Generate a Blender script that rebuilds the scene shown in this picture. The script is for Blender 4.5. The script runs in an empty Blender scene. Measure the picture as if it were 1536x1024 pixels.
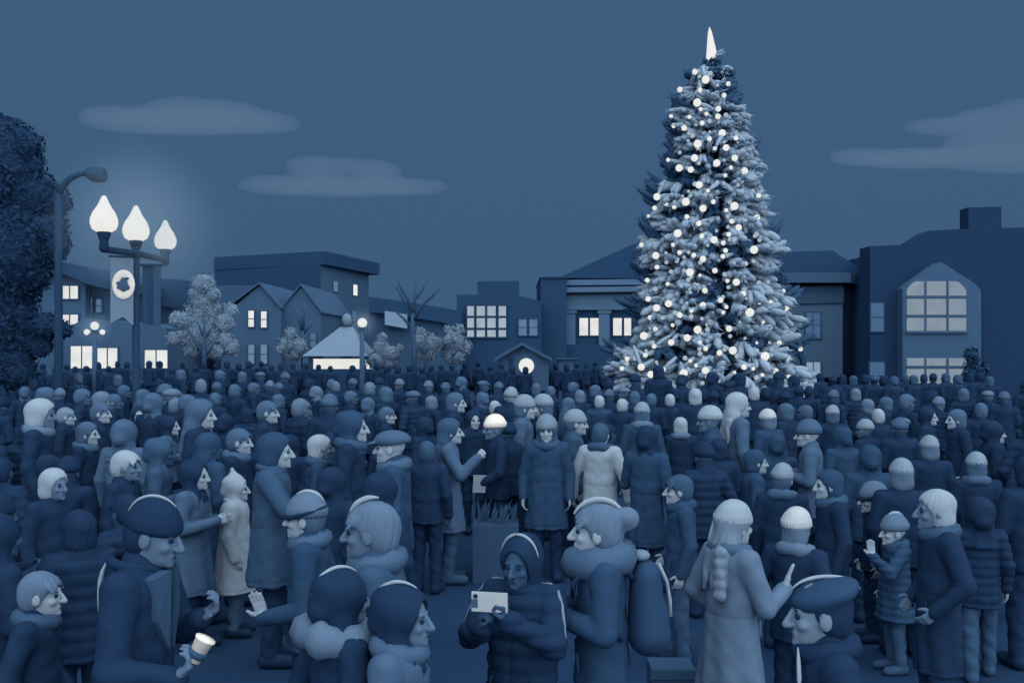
import bpy, math, random
import numpy as np
from mathutils import Vector, Matrix, Euler
random.seed(7)
rng = np.random.default_rng(11)
PI = math.pi
scene = bpy.context.scene
col = scene.collection
F = 35.0 / 36.0 * 1536.0          # focal length in photo pixels
CX, HY, CAMZ = 768.0, 520.0, 2.5   # optical centre, horizon row, eye height

def smooth(t):
    t = min(1.0, max(0.0, t)); return t * t * (3 - 2 * t)
def gz(y):                          # the square rises gently away from the viewer
    return 0.35 * smooth((y - 8.0) / 14.0)
def X(px, d): return (px - CX) / F * d
def Z(py, d): return CAMZ + (HY - py) / F * d
def P(px, py, d): return Vector((X(px, d), d, Z(py, d)))

# ------------------------------------------------------------------ materials
def lin(c):
    return tuple((v / 12.92 if v <= 0.04045 else ((v + 0.055) / 1.055) ** 2.4) for v in (x / 255.0 for x in c))
GAIN = 1.0
TONE = dict(D=(22, 48, 79), D2=(37, 67, 100), M1=(49, 79, 111), M=(63, 92, 124), ML=(84, 111, 140), LM=(104, 129, 154),
            L=(138, 160, 179), P=(172, 187, 197), C=(232, 231, 223), K=(23, 49, 81),
            BD=(33, 65, 99), BM=(58, 89, 121), BM2=(50, 80, 113), FOL=(136, 160, 182))
_m = {}
def mat(tone, scale=55.0, amt=0.16, rough=0.85, gain=1.0, kind=None):
    key = (tone, scale, amt, rough, gain, kind)
    if key in _m: return _m[key]
    c = [min(1.0, v * GAIN * gain) for v in lin(TONE[tone])]
    m = bpy.data.materials.new('cloth_' + tone.lower()); m.use_nodes = True
    nt = m.node_tree; b = nt.nodes['Principled BSDF']
    b.inputs['Roughness'].default_value = rough
    b.inputs['Specular IOR Level'].default_value = 0.12
    tc = nt.nodes.new('ShaderNodeTexCoord')
    n = nt.nodes.new('ShaderNodeTexNoise'); n.inputs['Scale'].default_value = scale; n.inputs['Detail'].default_value = 3.0
    nt.links.new(tc.outputs['Object'], n.inputs['Vector'])
    r = nt.nodes.new('ShaderNodeMix'); r.data_type = 'RGBA'
    r.inputs[6].default_value = (*[v * (1 - amt) for v in c], 1)
    r.inputs[7].default_value = (*[min(1, v * (1 + amt)) for v in c], 1)
    nt.links.new(n.outputs['Fac'], r.inputs[0])
    nt.links.new(r.outputs[2], b.inputs['Base Color'])
    if kind:
        bp = nt.nodes.new('ShaderNodeBump'); h = None
        if kind == 'knit':                      # ribs running up to the crown of the hat
            sp = nt.nodes.new('ShaderNodeSeparateXYZ'); nt.links.new(tc.outputs['Object'], sp.inputs[0])
            at = nt.nodes.new('ShaderNodeMath'); at.operation = 'ARCTAN2'; nt.links.new(sp.outputs[0], at.inputs[0]); nt.links.new(sp.outputs[1], at.inputs[1])
            mu = nt.nodes.new('ShaderNodeMath'); mu.operation = 'MULTIPLY'; mu.inputs[1].default_value = 46; nt.links.new(at.outputs[0], mu.inputs[0])
            sn = nt.nodes.new('ShaderNodeMath'); sn.operation = 'SINE'; nt.links.new(mu.outputs[0], sn.inputs[0]); h = sn.outputs[0]
            bp.inputs['Strength'].default_value = .32; bp.inputs['Distance'].default_value = .004
        else:
            mp_ = nt.nodes.new('ShaderNodeMapping'); nt.links.new(tc.outputs['Object'], mp_.inputs[0])
            mp_.inputs['Scale'].default_value = (60, 60, 7) if kind == 'hair' else (7, 7, 5) if kind == 'wool' else (9, 9, 9)
            n2 = nt.nodes.new('ShaderNodeTexNoise'); n2.inputs['Scale'].default_value = 1.0; n2.inputs['Detail'].default_value = 5.0; n2.inputs['Roughness'].default_value = .62
            nt.links.new(mp_.outputs[0], n2.inputs['Vector']); h = n2.outputs['Fac']
            bp.inputs['Strength'].default_value = .6 if kind == 'hair' else .4; bp.inputs['Distance'].default_value = .010 if kind == 'hair' else .012
        nt.links.new(h, bp.inputs['Height']); nt.links.new(bp.outputs[0], b.inputs['Normal'])
    _m[key] = m
    return m
def glow(tone, strength=1.0, uneven=False):
    key = ('glow', tone, strength, uneven)
    if key in _m: return _m[key]
    m = bpy.data.materials.new('lit_' + tone.lower()); m.use_nodes = True
    b = m.node_tree.nodes['Principled BSDF']
    c = lin(TONE[tone])
    b.inputs['Base Color'].default_value = (0.02, 0.04, 0.08, 1)
    b.inputs['Roughness'].default_value = 0.6
    b.inputs['Specular IOR Level'].default_value = 0.1
    b.inputs['Emission Color'].default_value = (*c, 1)
    b.inputs['Emission Strength'].default_value = strength
    nt = m.node_tree; tc = nt.nodes.new('ShaderNodeTexCoord'); n = nt.nodes.new('ShaderNodeTexNoise'); n.inputs['Scale'].default_value = 1.7; n.inputs['Detail'].default_value = 2
    nt.links.new(tc.outputs['Object'], n.inputs['Vector']); mr = nt.nodes.new('ShaderNodeMapRange'); mr.inputs['From Min'].default_value = .3; mr.inputs['From Max'].default_value = .7
    mr.inputs['To Min'].default_value = strength*(.84 if uneven else .97); mr.inputs['To Max'].default_value = strength*1.03
    nt.links.new(n.outputs['Fac'], mr.inputs['Value']); nt.links.new(mr.outputs['Result'], b.inputs['Emission Strength'])
    _m[key] = m
    return m

# ------------------------------------------------------------------ object helpers
def link(name, me, material=None, parent=None):
    o = bpy.data.objects.new(name, me); col.objects.link(o)
    if material is not None:
        if len(me.materials) == 0: me.materials.append(material)
        else:
            o.material_slots[0].link = 'OBJECT'; o.material_slots[0].material = material
    if parent is not None: o.parent = parent
    return o
def tag(o, label=None, cat=None, group=None, kind=None):
    if label: o['label'] = label
    if cat: o['category'] = cat
    if group: o['group'] = group
    if kind: o['kind'] = kind
    return o
def empty(name, loc, label=None, cat=None, group=None):
    o = bpy.data.objects.new(name, None); col.objects.link(o); o.location = loc
    o.empty_display_size = 0.1
    return tag(o, label, cat, group)
def mesh(name, V, Fc, sm=False):
    me = bpy.data.meshes.new(name); me.from_pydata([tuple(v) for v in V], [], [tuple(f) for f in Fc]); me.update()
    if sm: me.polygons.foreach_set('use_smooth', [True] * len(me.polygons))
    return me
class MB:
    """collects simple shapes into one mesh"""
    def __init__(s): s.V = []; s.F = []; s.M = []
    def add(s, V, Fc, mi=0):
        n = len(s.V); s.V += [tuple(v) for v in V]; s.F += [tuple(i + n for i in f) for f in Fc]; s.M += [mi] * len(Fc); return s
    def box(s, x0, x1, y0, y1, z0, z1, mi=0):
        V = [(x0,y0,z0),(x1,y0,z0),(x1,y1,z0),(x0,y1,z0),(x0,y0,z1),(x1,y0,z1),(x1,y1,z1),(x0,y1,z1)]
        return s.add(V, [(0,3,2,1),(4,5,6,7),(0,1,5,4),(1,2,6,5),(2,3,7,6),(3,0,4,7)], mi)
    def prism(s, pts, y0, y1, mi=0):
        """pts: (x, z) outline, extruded from y0 (front) to y1 (back)"""
        n = len(pts)
        a = sum(pts[i][0]*pts[(i+1)%n][1] - pts[(i+1)%n][0]*pts[i][1] for i in range(n))
        if a < 0: pts = pts[::-1]
        V = [(x, y0, z) for x, z in pts] + [(x, y1, z) for x, z in pts]
        Fc = [tuple(range(n)), tuple(range(2*n-1, n-1, -1))] + [(i, i+n, (i+1)%n+n, (i+1)%n) for i in range(n)]
        return s.add(V, [f if k < 2 else f[::1] for k, f in enumerate(Fc)], mi)
    def column(s, pts, z0, z1, mi=0):
        """pts: (x, y) footprint, raised from z0 to z1"""
        n = len(pts)
        a = sum(pts[i][0]*pts[(i+1)%n][1] - pts[(i+1)%n][0]*pts[i][1] for i in range(n))
        if a < 0: pts = pts[::-1]
        V = [(x, y, z0) for x, y in pts] + [(x, y, z1) for x, y in pts]
        return s.add(V, [tuple(range(n-1,-1,-1)), tuple(range(n, 2*n))] + [(i, (i+1)%n, (i+1)%n+n, i+n) for i in range(n)], mi)
    def tube(s, pts, rad, seg=8, mi=0, cap=True):
        pts = [Vector(p) for p in pts]; n = len(pts)
        if not hasattr(rad, '__len__'): rad = [rad] * n
        V = []; up = None
        for i, p in enumerate(pts):
            t = (pts[min(i+1, n-1)] - pts[max(i-1, 0)]).normalized()
            if up is None: up = Vector((0, 0, 1)) if abs(t.z) < 0.9 else Vector((1, 0, 0))
            a = t.cross(up)
            if a.length < 1e-4: a = t.orthogonal()
            a.normalize(); b = t.cross(a).normalized(); up = -b if False else up
            for k in range(seg):
                th = 2*PI*k/seg; V.append(p + (a*math.cos(th) + b*math.sin(th)) * rad[i])
        Fc = [(i*seg+k, i*seg+(k+1)%seg, (i+1)*seg+(k+1)%seg, (i+1)*seg+k) for i in range(n-1) for k in range(seg)]
        if cap: Fc += [tuple(range(seg-1, -1, -1)), tuple(range((n-1)*seg, n*seg))]
        return s.add(V, Fc, mi)
    def lathe(s, prof, c=(0,0,0), seg=20, mi=0):
        """prof: (r, z) from bottom to top"""
        V = []; n = len(prof)
        for r, z in prof:
            for k in range(seg):
                th = 2*PI*k/seg; V.append((c[0]+r*math.cos(th), c[1]+r*math.sin(th), c[2]+z))
        Fc = [(i*seg+k, i*seg+(k+1)%seg, (i+1)*seg+(k+1)%seg, (i+1)*seg+k) for i in range(n-1) for k in range(seg)]
        Fc += [tuple(range(seg-1,-1,-1)), tuple(range((n-1)*seg, n*seg))]
        return s.add(V, Fc, mi)
    def ball(s, c, r, seg=10, rings=7, mi=0):
        if not hasattr(r, '__len__'): r = (r, r, r)
        V = [(c[0], c[1], c[2]-r[2])]; Fc = []
        for i in range(1, rings):
            ph = -PI/2 + PI*i/rings
            for k in range(seg):
                th = 2*PI*k/seg; V.append((c[0]+r[0]*math.cos(ph)*math.cos(th), c[1]+r[1]*math.cos(ph)*math.sin(th), c[2]+r[2]*math.sin(ph)))
        V.append((c[0], c[1], c[2]+r[2])); t = len(V)-1
        for k in range(seg): Fc.append((0, 1+(k+1)%seg, 1+k))
        for i in range(rings-2):
            for k in range(seg): Fc.append((1+i*seg+k, 1+i*seg+(k+1)%seg, 1+(i+1)*seg+(k+1)%seg, 1+(i+1)*seg+k))
        b = 1+(rings-2)*seg
        for k in range(seg): Fc.append((b+k, b+(k+1)%seg, t))
        return s.add(V, Fc, mi)
    def mesh(s, name, sm=False):
        me = mesh(name, s.V, s.F, sm)
        if any(s.M): me.polygons.foreach_set('material_index', s.M)
        return me
    def build(s, name, material, parent=None, sm=False):
        return link(name, s.mesh(name, sm), material, parent)
def recalc(me):
    import bmesh
    bm = bmesh.new(); bm.from_mesh(me); bmesh.ops.recalc_face_normals(bm, faces=bm.faces); bm.to_mesh(me); bm.free()
    return me

# ------------------------------------------------------------------ implicit surfaces (one continuous skin)
def rot(yaw=0.0, pitch=0.0, roll=0.0):
    return np.array(Euler((pitch, roll, yaw), 'YXZ').to_matrix() if False else (Matrix.Rotation(yaw,3,'Z') @ Matrix.Rotation(pitch,3,'X') @ Matrix.Rotation(roll,3,'Y')))
class SDF:
    def __init__(s, lo, hi, h, fine=()):
        """fine: list of (lo, hi, step) boxes that get a closer grid"""
        s.ax = []
        for a in range(3):
            c = [lo[a]]
            while c[-1] < hi[a]:
                st = h
                for f in fine:
                    if f[0][a] <= c[-1] <= f[1][a]: st = min(st, f[2])
                c.append(c[-1] + st)
            s.ax.append(np.array(c))
        s.h = h
        s.V = np.full([len(a) for a in s.ax], 1.0)
    def _sl(s, lo, hi, m):
        return tuple(slice(max(0, np.searchsorted(s.ax[a], lo[a]-m)), np.searchsorted(s.ax[a], hi[a]+m)) for a in range(3))
    def _p(s, sl):
        return np.meshgrid(s.ax[0][sl[0]], s.ax[1][sl[1]], s.ax[2][sl[2]], indexing='ij')
    def _mix(s, sl, d, k, op):
        v = s.V[sl]
        if op == 'u':
            if k > 0:
                hh = np.clip(0.5 + 0.5*(v-d)/k, 0, 1); s.V[sl] = v*(1-hh) + d*hh - k*hh*(1-hh)
            else: s.V[sl] = np.minimum(v, d)
        elif op == 's':
            if k > 0:
                hh = np.clip(0.5 - 0.5*(v+d)/k, 0, 1); s.V[sl] = v*(1-hh) - d*hh + k*hh*(1-hh)
            else: s.V[sl] = np.maximum(v, -d)
    def ell(s, c, r, k=0.0, R=None, op='u'):
        r = np.array(r if hasattr(r, '__len__') else (r, r, r), float); c = np.array(c, float); m = r.max()
        sl = s._sl(c-m, c+m, k + 2.5*s.h)
        x, y, z = s._p(sl); x = x-c[0]; y = y-c[1]; z = z-c[2]
        if R is not None:
            x, y, z = (R[0,0]*x+R[1,0]*y+R[2,0]*z, R[0,1]*x+R[1,1]*y+R[2,1]*z, R[0,2]*x+R[1,2]*y+R[2,2]*z)
        k0 = np.sqrt((x/r[0])**2+(y/r[1])**2+(z/r[2])**2)+1e-9
        k1 = np.sqrt((x/r[0]**2)**2+(y/r[1]**2)**2+(z/r[2]**2)**2)+1e-9
        s._mix(sl, k0*(k0-1)/k1, k, op); return s
    def cap(s, a, b, ra, rb, k=0.0, sq=(1,1,1), op='u'):
        """tapered limb from a to b; sq squashes its section along the axes"""
        a = np.array(a, float); b = np.array(b, float); sq = np.array(sq, float)
        R = max(ra, rb)*max(1.0, sq.max())
        sl = s._sl(np.minimum(a,b)-R, np.maximum(a,b)+R, k + 2.5*s.h)
        x, y, z = s._p(sl); A = a/sq; B = b/sq
        x = x/sq[0]-A[0]; y = y/sq[1]-A[1]; z = z/sq[2]-A[2]; ab = B-A
        t = np.clip((x*ab[0]+y*ab[1]+z*ab[2])/max(1e-9, ab@ab), 0, 1)
        d = np.sqrt((x-ab[0]*t)**2+(y-ab[1]*t)**2+(z-ab[2]*t)**2)-(ra+(rb-ra)*t)
        s._mix(sl, d*sq.min(), k, op); return s
    def below(s, z):     # cut away everything under height z
        s.V = np.maximum(s.V, z - s.ax[2][None, None, :]); return s
    def plane(s, c, n):  # cut away everything on the side the normal points away from
        x, y, z = np.meshgrid(*s.ax, indexing='ij')
        n = np.array(n, float); n /= np.linalg.norm(n)
        s.V = np.maximum(s.V, -((x-c[0])*n[0]+(y-c[1])*n[1]+(z-c[2])*n[2])); return s
    def polys(s):
        V = s.V; V[0]=V[-1]=1; V[:,0]=V[:,-1]=1; V[:,:,0]=V[:,:,-1]=1
        ins = V < 0
        c = np.zeros([n-1 for n in V.shape], np.uint8)
        for i in (0,1):
            for j in (0,1):
                for k in (0,1):
                    c += ins[i:V.shape[0]-1+i, j:V.shape[1]-1+j, k:V.shape[2]-1+k]
        act = (c > 0) & (c < 8)
        idx = np.full(act.shape, -1, np.int64); I, J, K = np.nonzero(act); idx[act] = np.arange(len(I))
        pos = np.zeros((len(I), 3)); cnt = np.zeros(len(I)); ax = s.ax
        for a in range(3):
            for u in (0,1):
                for v in (0,1):
                    o0 = [0,0,0]; o0[(a+1)%3] = u; o0[(a+2)%3] = v
                    o1 = list(o0); o1[a] = 1
                    v0 = V[I+o0[0], J+o0[1], K+o0[2]]; v1 = V[I+o1[0], J+o1[1], K+o1[2]]
                    m = (v0 < 0) != (v1 < 0); t = np.where(m, v0/np.where(v0 == v1, 1, v0-v1), 0)
                    p0 = np.stack([ax[0][I+o0[0]], ax[1][J+o0[1]], ax[2][K+o0[2]]], 1)
                    p1 = np.stack([ax[0][I+o1[0]], ax[1][J+o1[1]], ax[2][K+o1[2]]], 1)
                    pos += np.where(m[:,None], p0+t[:,None]*(p1-p0), 0); cnt += m
        pos /= np.maximum(cnt, 1)[:,None]
        quads = []
        n0, n1, n2 = V.shape
        ch = ins[:-1,1:-1,1:-1] != ins[1:,1:-1,1:-1]; i,j,k = np.nonzero(ch); j=j+1; k=k+1
        q = np.stack([idx[i,j-1,k-1], idx[i,j,k-1], idx[i,j,k], idx[i,j-1,k]], 1); fl = ~ins[i,j,k]; q[fl] = q[fl][:,::-1]; quads.append(q)
        ch = ins[1:-1,:-1,1:-1] != ins[1:-1,1:,1:-1]; i,j,k = np.nonzero(ch); i=i+1; k=k+1
        q = np.stack([idx[i-1,j,k-1], idx[i-1,j,k], idx[i,j,k], idx[i,j,k-1]], 1); fl = ~ins[i,j,k]; q[fl] = q[fl][:,::-1]; quads.append(q)
        ch = ins[1:-1,1:-1,:-1] != ins[1:-1,1:-1,1:]; i,j,k = np.nonzero(ch); i=i+1; j=j+1
        q = np.stack([idx[i-1,j-1,k], idx[i,j-1,k], idx[i,j,k], idx[i-1,j,k]], 1); fl = ~ins[i,j,k]; q[fl] = q[fl][:,::-1]; quads.append(q)
        q = np.concatenate(quads)
        # relax once or twice so the skin is even
        return pos, q
    def mesh(s, name, extra=None, relax=1, fold=None):
        pos, q = s.polys()
        for _ in range(relax):
            acc = np.zeros_like(pos); n = np.zeros(len(pos))
            for a in range(4):
                np.add.at(acc, q[:,a], pos[q[:,(a+1)%4]] + pos[q[:,(a+3)%4]]); np.add.at(n, q[:,a], 2)
            pos = pos*0.5 + 0.5*acc/np.maximum(n,1)[:,None]
        if fold is not None:
            fn = np.cross(pos[q[:,2]]-pos[q[:,0]], pos[q[:,3]]-pos[q[:,1]]); vn = np.zeros_like(pos)
            for a in range(4): np.add.at(vn, q[:,a], fn)
            vn /= np.linalg.norm(vn, axis=1)[:,None]+1e-12
            pos = pos + vn*fold(pos)[:,None]
        V = pos.tolist(); Fc = q.tolist(); mi = [0]*len(Fc)
        if extra is not None:
            b = len(V); V += [list(v) for v in extra.V]; Fc += [[i+b for i in f] for f in extra.F]; mi += [m for m in extra.M]
        me = bpy.data.meshes.new(name); me.from_pydata(V, [], Fc); me.update()
        me.polygons.foreach_set('use_smooth', [True]*len(me.polygons))
        if any(mi): me.polygons.foreach_set('material_index', mi)
        return me
# ------------------------------------------------------------------ people (built for a 1.72 m adult, facing +Y)
HC = np.array((0.0, 0.035, 1.595))          # middle of the head
HS = 1.08
def arms(kind):
    """elbow and wrist of both arms (left is -x), and the shape of each hand"""
    down = ((.245, -.03, 1.13), (.25, .05, .885), 'relax')
    bent = ((.245, .0, 1.13), (.09, .27, 1.20), 'grip')
    rais = ((.27, .17, 1.24), (.20, .33, 1.50), 'open')
    pock = ((.285, -.07, 1.14), (.215, .10, .96), 'relax')
    T = dict(down=(down, down), bent=(bent, bent), raise_=(down, rais), pocket=(pock, pock), wave=(rais, bent))
    L, R = T[kind]
    return L, R
def arm_pts(spec, side):
    (e, w, hand) = spec[:3]
    fx = lambda p: np.array((p[0]*side, p[1], p[2]))
    return np.array((side*.172, -.005, 1.405)), fx(e), fx(w), hand
def add_hand(s, w, e, side, kind, dirv=None, nrm=None, k=.006, fat=1.0):
    """palm, thumb and four bent fingers; returns the hand's middle"""
    d = np.array(dirv if dirv is not None else (w-e), float); d /= np.linalg.norm(d)
    n = np.array(nrm if nrm is not None else (-side, 0.0, 0.0), float); n -= d*(n@d)
    if np.linalg.norm(n) < .1: n = np.array((0., 1., 0.)); n -= d*(n@d)
    n /= np.linalg.norm(n)                      # palm faces n
    t = np.cross(n, d)*side; t /= np.linalg.norm(t)
    if kind in ('open', 'relax', 'grip') and (t @ np.array((0, .6, .5))) < 0: t = -t     # thumb side forward / up
    c = w + d*.045
    s.cap(w-d*.02, w+d*.02, .026*fat, .029*fat, .012)
    for q in (-.028, -.010, .009, .027):
        s.cap(w+d*.02+t*q*.7, w+d*.088+t*q, .0145*fat, .0125*fat, .010)
    bend = dict(open=(.06, .10), relax=(.45, .5), grip=(1.15, 1.2), cup=(.8, .75))[kind]
    L = (.040, .046, .043, .034)
    for j, q in enumerate((.029, .0098, -.0098, -.0285)):
        f = w + d*.086 + t*q
        sp = q*(3.2 if kind == 'open' else .8)
        b = 0.0
        for m, ll in enumerate((L[j], L[j]*.62, L[j]*.48)):
            b += bend[0] if m == 0 else bend[1]
            v = d*math.cos(b) + n*math.sin(b) + t*sp; v /= np.linalg.norm(v)
            s.cap(f, f+v*ll, (.0098-.0008*m)*fat, (.0092-.0010*m)*fat, .003)
            f = f + v*ll
    th = w + d*.025 + t*.024
    v = d*.55 + t*.85 + n*.25 if kind != 'grip' else d*.65 + t*.45 + n*.6
    v /= np.linalg.norm(v)
    s.cap(th, th+v*.042, .014*fat, .0115*fat, .008)
    v2 = v*.8 + d*.5 + (n*.4 if kind == 'grip' else 0); v2 /= np.linalg.norm(v2)
    s.cap(th+v*.042, th+v*.042+v2*.032, .0112*fat, .0088*fat, .003)
    return c
def head_frame(yaw=0, pitch=0, lean=(0,0,0)):
    return HC + np.array(lean), rot(yaw, pitch)
def add_head(s, hc, R, sc=HS, ex=None, nose=1.0):
    g = lambda p: hc + R @ (np.array(p, float)*sc)
    s.ell(g((0,-.014,.028)), np.array((.074,.097,.090))*sc, .0, R)
    s.ell(g((0,.028,-.030)), np.array((.060,.066,.082))*sc, .02, R)
    s.ell(g((0,.044,-.080)), np.array((.042,.044,.036))*sc, .025, R)
    s.ell(g((0,.083,-.099)), np.array((.020,.016,.015))*sc, .016, R)
    s.cap(g((0,.094,.012)), g((0,.114*nose,-.034)), .009*sc, .0145*sc, .010)
    s.cap(g((-.010,.104,-.036)), g((.010,.104,-.036)), .010*sc, .010*sc, .006)
    s.cap(g((-.036,.077,.020)), g((.036,.077,.020)), .012*sc, .012*sc, .014)
    s.cap(g((-.016,.090,-.063)), g((.016,.090,-.063)), .0075*sc, .0075*sc, .005)
    s.cap(g((-.014,.088,-.076)), g((.014,.088,-.076)), .0085*sc, .0085*sc, .004)
    for sd in (-1,1):
        s.ell(g((.032*sd,.089,.001)), np.array((.014,.012,.010))*sc, .007, R, op='s')
        s.ell(g((.040*sd,.066,-.030)), np.array((.022,.020,.018))*sc, .016, R)
        s.ell(g((.077*sd,-.006,-.012)), np.array((.011,.024,.034))*sc, .006, R)
    s.cap(g((0,-.018,-.06)), np.array((0,-.015,1.42))+(hc-HC)*.5, .056, .066, .03)
    if ex is not None:
        for sd in (-1,1):
            ex.ball(g((.032*sd,.083,.001)), np.array((.012,.011,.0105))*sc, 10, 7, 1)
        for sd in (-1,1): ex.ball(g((.034*sd,.0865,.0235)), np.array((.019,.006,.0035))*sc, 8, 5, 1)
        ex.ball(g((0,.0935,-.0695)), np.array((.0200,.0058,.0038))*sc, 10, 6, 1)
def build_body(name, aL, aR, yaw=0, pitch=0, lean=(0,0,0), hd=.010, hand_d=.007, big=1.0, step=0.0, nose=1.0, hands=None):
    hands = hands or {}
    hc, R = head_frame(yaw, pitch, lean)
    lean = np.array(lean)
    pts = [arm_pts(aL, -1), arm_pts(aR, 1)]
    fine = [(hc-.17*big, hc+.17*big, hd)]
    lo = np.array((-.34,-.26,-.03)); hi = np.array((.34,.30,1.80))
    for sh, e, w, kd in pts:
        if hand_d < .02: fine.append((w-.10, w+.13, hand_d))
        d = (w-e)/np.linalg.norm(w-e)
        lo = np.minimum(lo, np.minimum(w, w+d*.2)-.07); hi = np.maximum(hi, np.maximum(w, w+d*.2)+.07)
    hi = np.maximum(hi, hc+.19*big)
    s = SDF(lo, hi, .022, fine); ex = MB()
    for sd in (-1, 1):
        hip = np.array((.088*sd, 0, .90)); kn = np.array((.098*sd, .03+step*.12*sd, .48)); an = np.array((.105*sd, -.01+step*.2*sd, .08))
        s.cap(hip, kn, .072, .056, .03); s.cap(kn, an, .056, .040, .02)
        s.cap(an-np.array((0,.03,.04)), an+np.array((.015*sd,.16,-.045)), .040, .034, .02)
    s.cap((0,0,.93), np.array((0,0,1.16)), .112, .105, .05, (1.1,.8,1)); s.cap((0,0,1.18), np.array((0,.0,1.36))+lean*.4, .13, .125, .06, (1.15,.8,1))
    s.cap((-.13,0,1.40), (.13,0,1.40), .060, .060, .05)
    for (sh, e, w, kd), sd in zip(pts, (-1, 1)):
        sh = sh + lean*.4
        s.cap(sh, e, .052, .042, .03); s.cap(e, w, .042, .028, .012)
    for (sh, e, w, kd), sd in zip(pts, (-1, 1)):
        o = hands.get(sd, {})
        add_hand(s, w, e, sd, kd, o.get('dir'), o.get('nrm'), fat=o.get('fat', 1.12))
    add_head(s, hc, R, HS*big, ex, nose)
    return s.mesh(name, ex)
def build_coat(name, aL, aR, hem=.82, flare=.0, puff=1.0, lean=(0,0,0), h=.016, cuff=.05, waist=0.0, quilt=False):
    pts = [arm_pts(aL, -1), arm_pts(aR, 1)]; lean = np.array(lean)*.4
    lo = np.array((-.42,-.34,hem-.10)); hi = np.array((.42,.34,1.56))
    for sh, e, w, kd in pts:
        lo = np.minimum(lo, np.minimum(e, w)-.12); hi = np.maximum(hi, np.maximum(e, w)+.12)
    s = SDF(lo, hi, h)
    s.cap(np.array((0,.0,1.33))+lean, (0,.0,1.08), .150*puff, (.142-waist)*puff, 0, (1.18,.86,1))
    s.cap((0,0,1.10), (0,0,hem-.06), (.142-waist)*puff, (.166+flare)*puff, .03, (1.20,.94,1))
    s.cap(np.array((-.135,-.005,1.39))+lean, np.array((.135,-.005,1.39))+lean, .082*puff, .082*puff, .05)
    s.cap(np.array((0,-.01,1.40))+lean, np.array((0,-.005,1.475))+lean*1.6, .098, .084, .03)
    s.below(hem)
    for (sh, e, w, kd), sd in zip(pts, (-1, 1)):
        d = (w-e)/np.linalg.norm(w-e)
        s.cap(sh+lean, e, .076*puff, .062*puff, .022); s.cap(e, w-d*.005, .062*puff, .050*puff, .016)
        s.cap(w-d*.05, w+d*.004, .052*puff, .051*puff, .004)          # cuff
    fx = np.array([hem*7.3, hem*3.1, len(name)*.7])
    def fold(p):
        x, y, z = p[:,0], p[:,1], p[:,2]; a = np.arctan2(x, y)
        low = np.clip((1.12-z)/.5, 0, 1)
        f = .008*low*np.sin(a*7+fx[0]+1.3*np.sin(z*5))*(np.abs(x) < .24)
        f += .0022*np.sin(z*46+x*22+fx[1])*np.sin(y*31+x*17) + .0020*np.sin(z*23-x*41+y*19+fx[1])
        f -= .010*np.exp(-((x-.012)/.010)**2)*(y > .06)*(z < 1.38)          # the front opening
        f -= .006*np.exp(-((z-hem-.035)/.006)**2) + .004*np.exp(-((x)/.007)**2)*(y < -.05)*(z < 1.34)   # hem stitching, back seam
        f -= .006*np.exp(-((np.abs(x)-.155-.02*(1.40-z))/.008)**2)*(z > 1.20)*(z < 1.47)               # armhole seams
        if quilt: f += .011*np.abs(np.sin((z+.02*np.abs(y))*PI/.085))-.006
        else: f -= .005*np.exp(-((z-1.045)/.008)**2)*(np.abs(x) < .22)
        return f
    return s.mesh(name, fold=fold)
def build_trousers(name, hem=.07, step=0.0, h=.018):
    s = SDF((-.28,-.24,-.02), (.28,.26,1.02), h)
    for sd in (-1, 1):
        hip = np.array((.088*sd, 0, .90)); kn = np.array((.098*sd, .03+step*.12*sd, .48)); an = np.array((.105*sd, -.01+step*.2*sd, .09))
        s.cap(hip, kn, .080, .074, .03); s.cap(kn, an, .074, .066, .02)
    s.cap((0,0,.88), (0,0,.93), .10, .09, .04, (1.12,.80,1))
    s.below(hem)
    return s.mesh(name, fold=lambda p: .006*np.sin(p[:,2]*38+p[:,0]*30)*np.sin(p[:,1]*24+p[:,2]*9))
def build_boots(name, step=0.0):
    s = SDF((-.22,-.34,-.03), (.22,.44,.26), .014)
    for sd in (-1, 1):
        an = np.array((.105*sd, -.01+step*.2*sd, .08))
        s.cap(an+np.array((0,0,.12)), an, .062, .060, .01)
        s.cap(an-np.array((0,.025,.02)), an+np.array((.018*sd,.175,-.03)), .060, .050, .02)
    s.below(0.004)
    return s.mesh(name)
# --- hats and hair, built around the middle of the head
def sec(name, fn, lo=(-.24,-.30,-.46), hi=(.24,.26,.26), h=.009):
    s = SDF(np.array(lo), np.array(hi), h); ex = fn(s)
    if name == 'hair': fold = lambda p: .0022*np.sin(np.arctan2(p[:,0], p[:,1]+.02)*17+3*np.sin(p[:,2]*14))+.002*np.sin(p[:,2]*30+p[:,0]*40)
    elif name == 'hood': fold = lambda p: .006*np.sin(p[:,2]*34+p[:,1]*16)*np.sin(p[:,0]*18+1)+.006*np.clip(-p[:,2]*5,0,1)*np.sin(np.arctan2(p[:,0], p[:,1])*8)
    else: fold = lambda p: .002*np.sin(p[:,2]*50+p[:,0]*20)
    return s.mesh(name, ex, fold=fold)
def w_short(s):
    s.ell((0,-.020,.034), (.086,.106,.098)); s.ell((0,-.055,-.020), (.076,.070,.085), .03)
    s.ell((0,.098,-.045), (.095,.088,.100), .02, op='s'); s.below(-.085)
    for a in np.linspace(-1, 1, 7): s.cap((a*.06,.055,.085-.03*a*a), (a*.07,.085,.060-.04*a*a), .016, .010, .012)
def w_under(s):      # short hair as it shows below a hat
    s.ell((0,-.020,.030), (.081,.102,.092)); s.ell((0,-.050,-.020), (.076,.068,.085), .03)
    s.ell((0,.098,-.045), (.098,.098,.105), .01, op='s'); s.below(-.085); s.V = np.maximum(s.V, s.ax[2][None,None,:]-.050)
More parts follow.
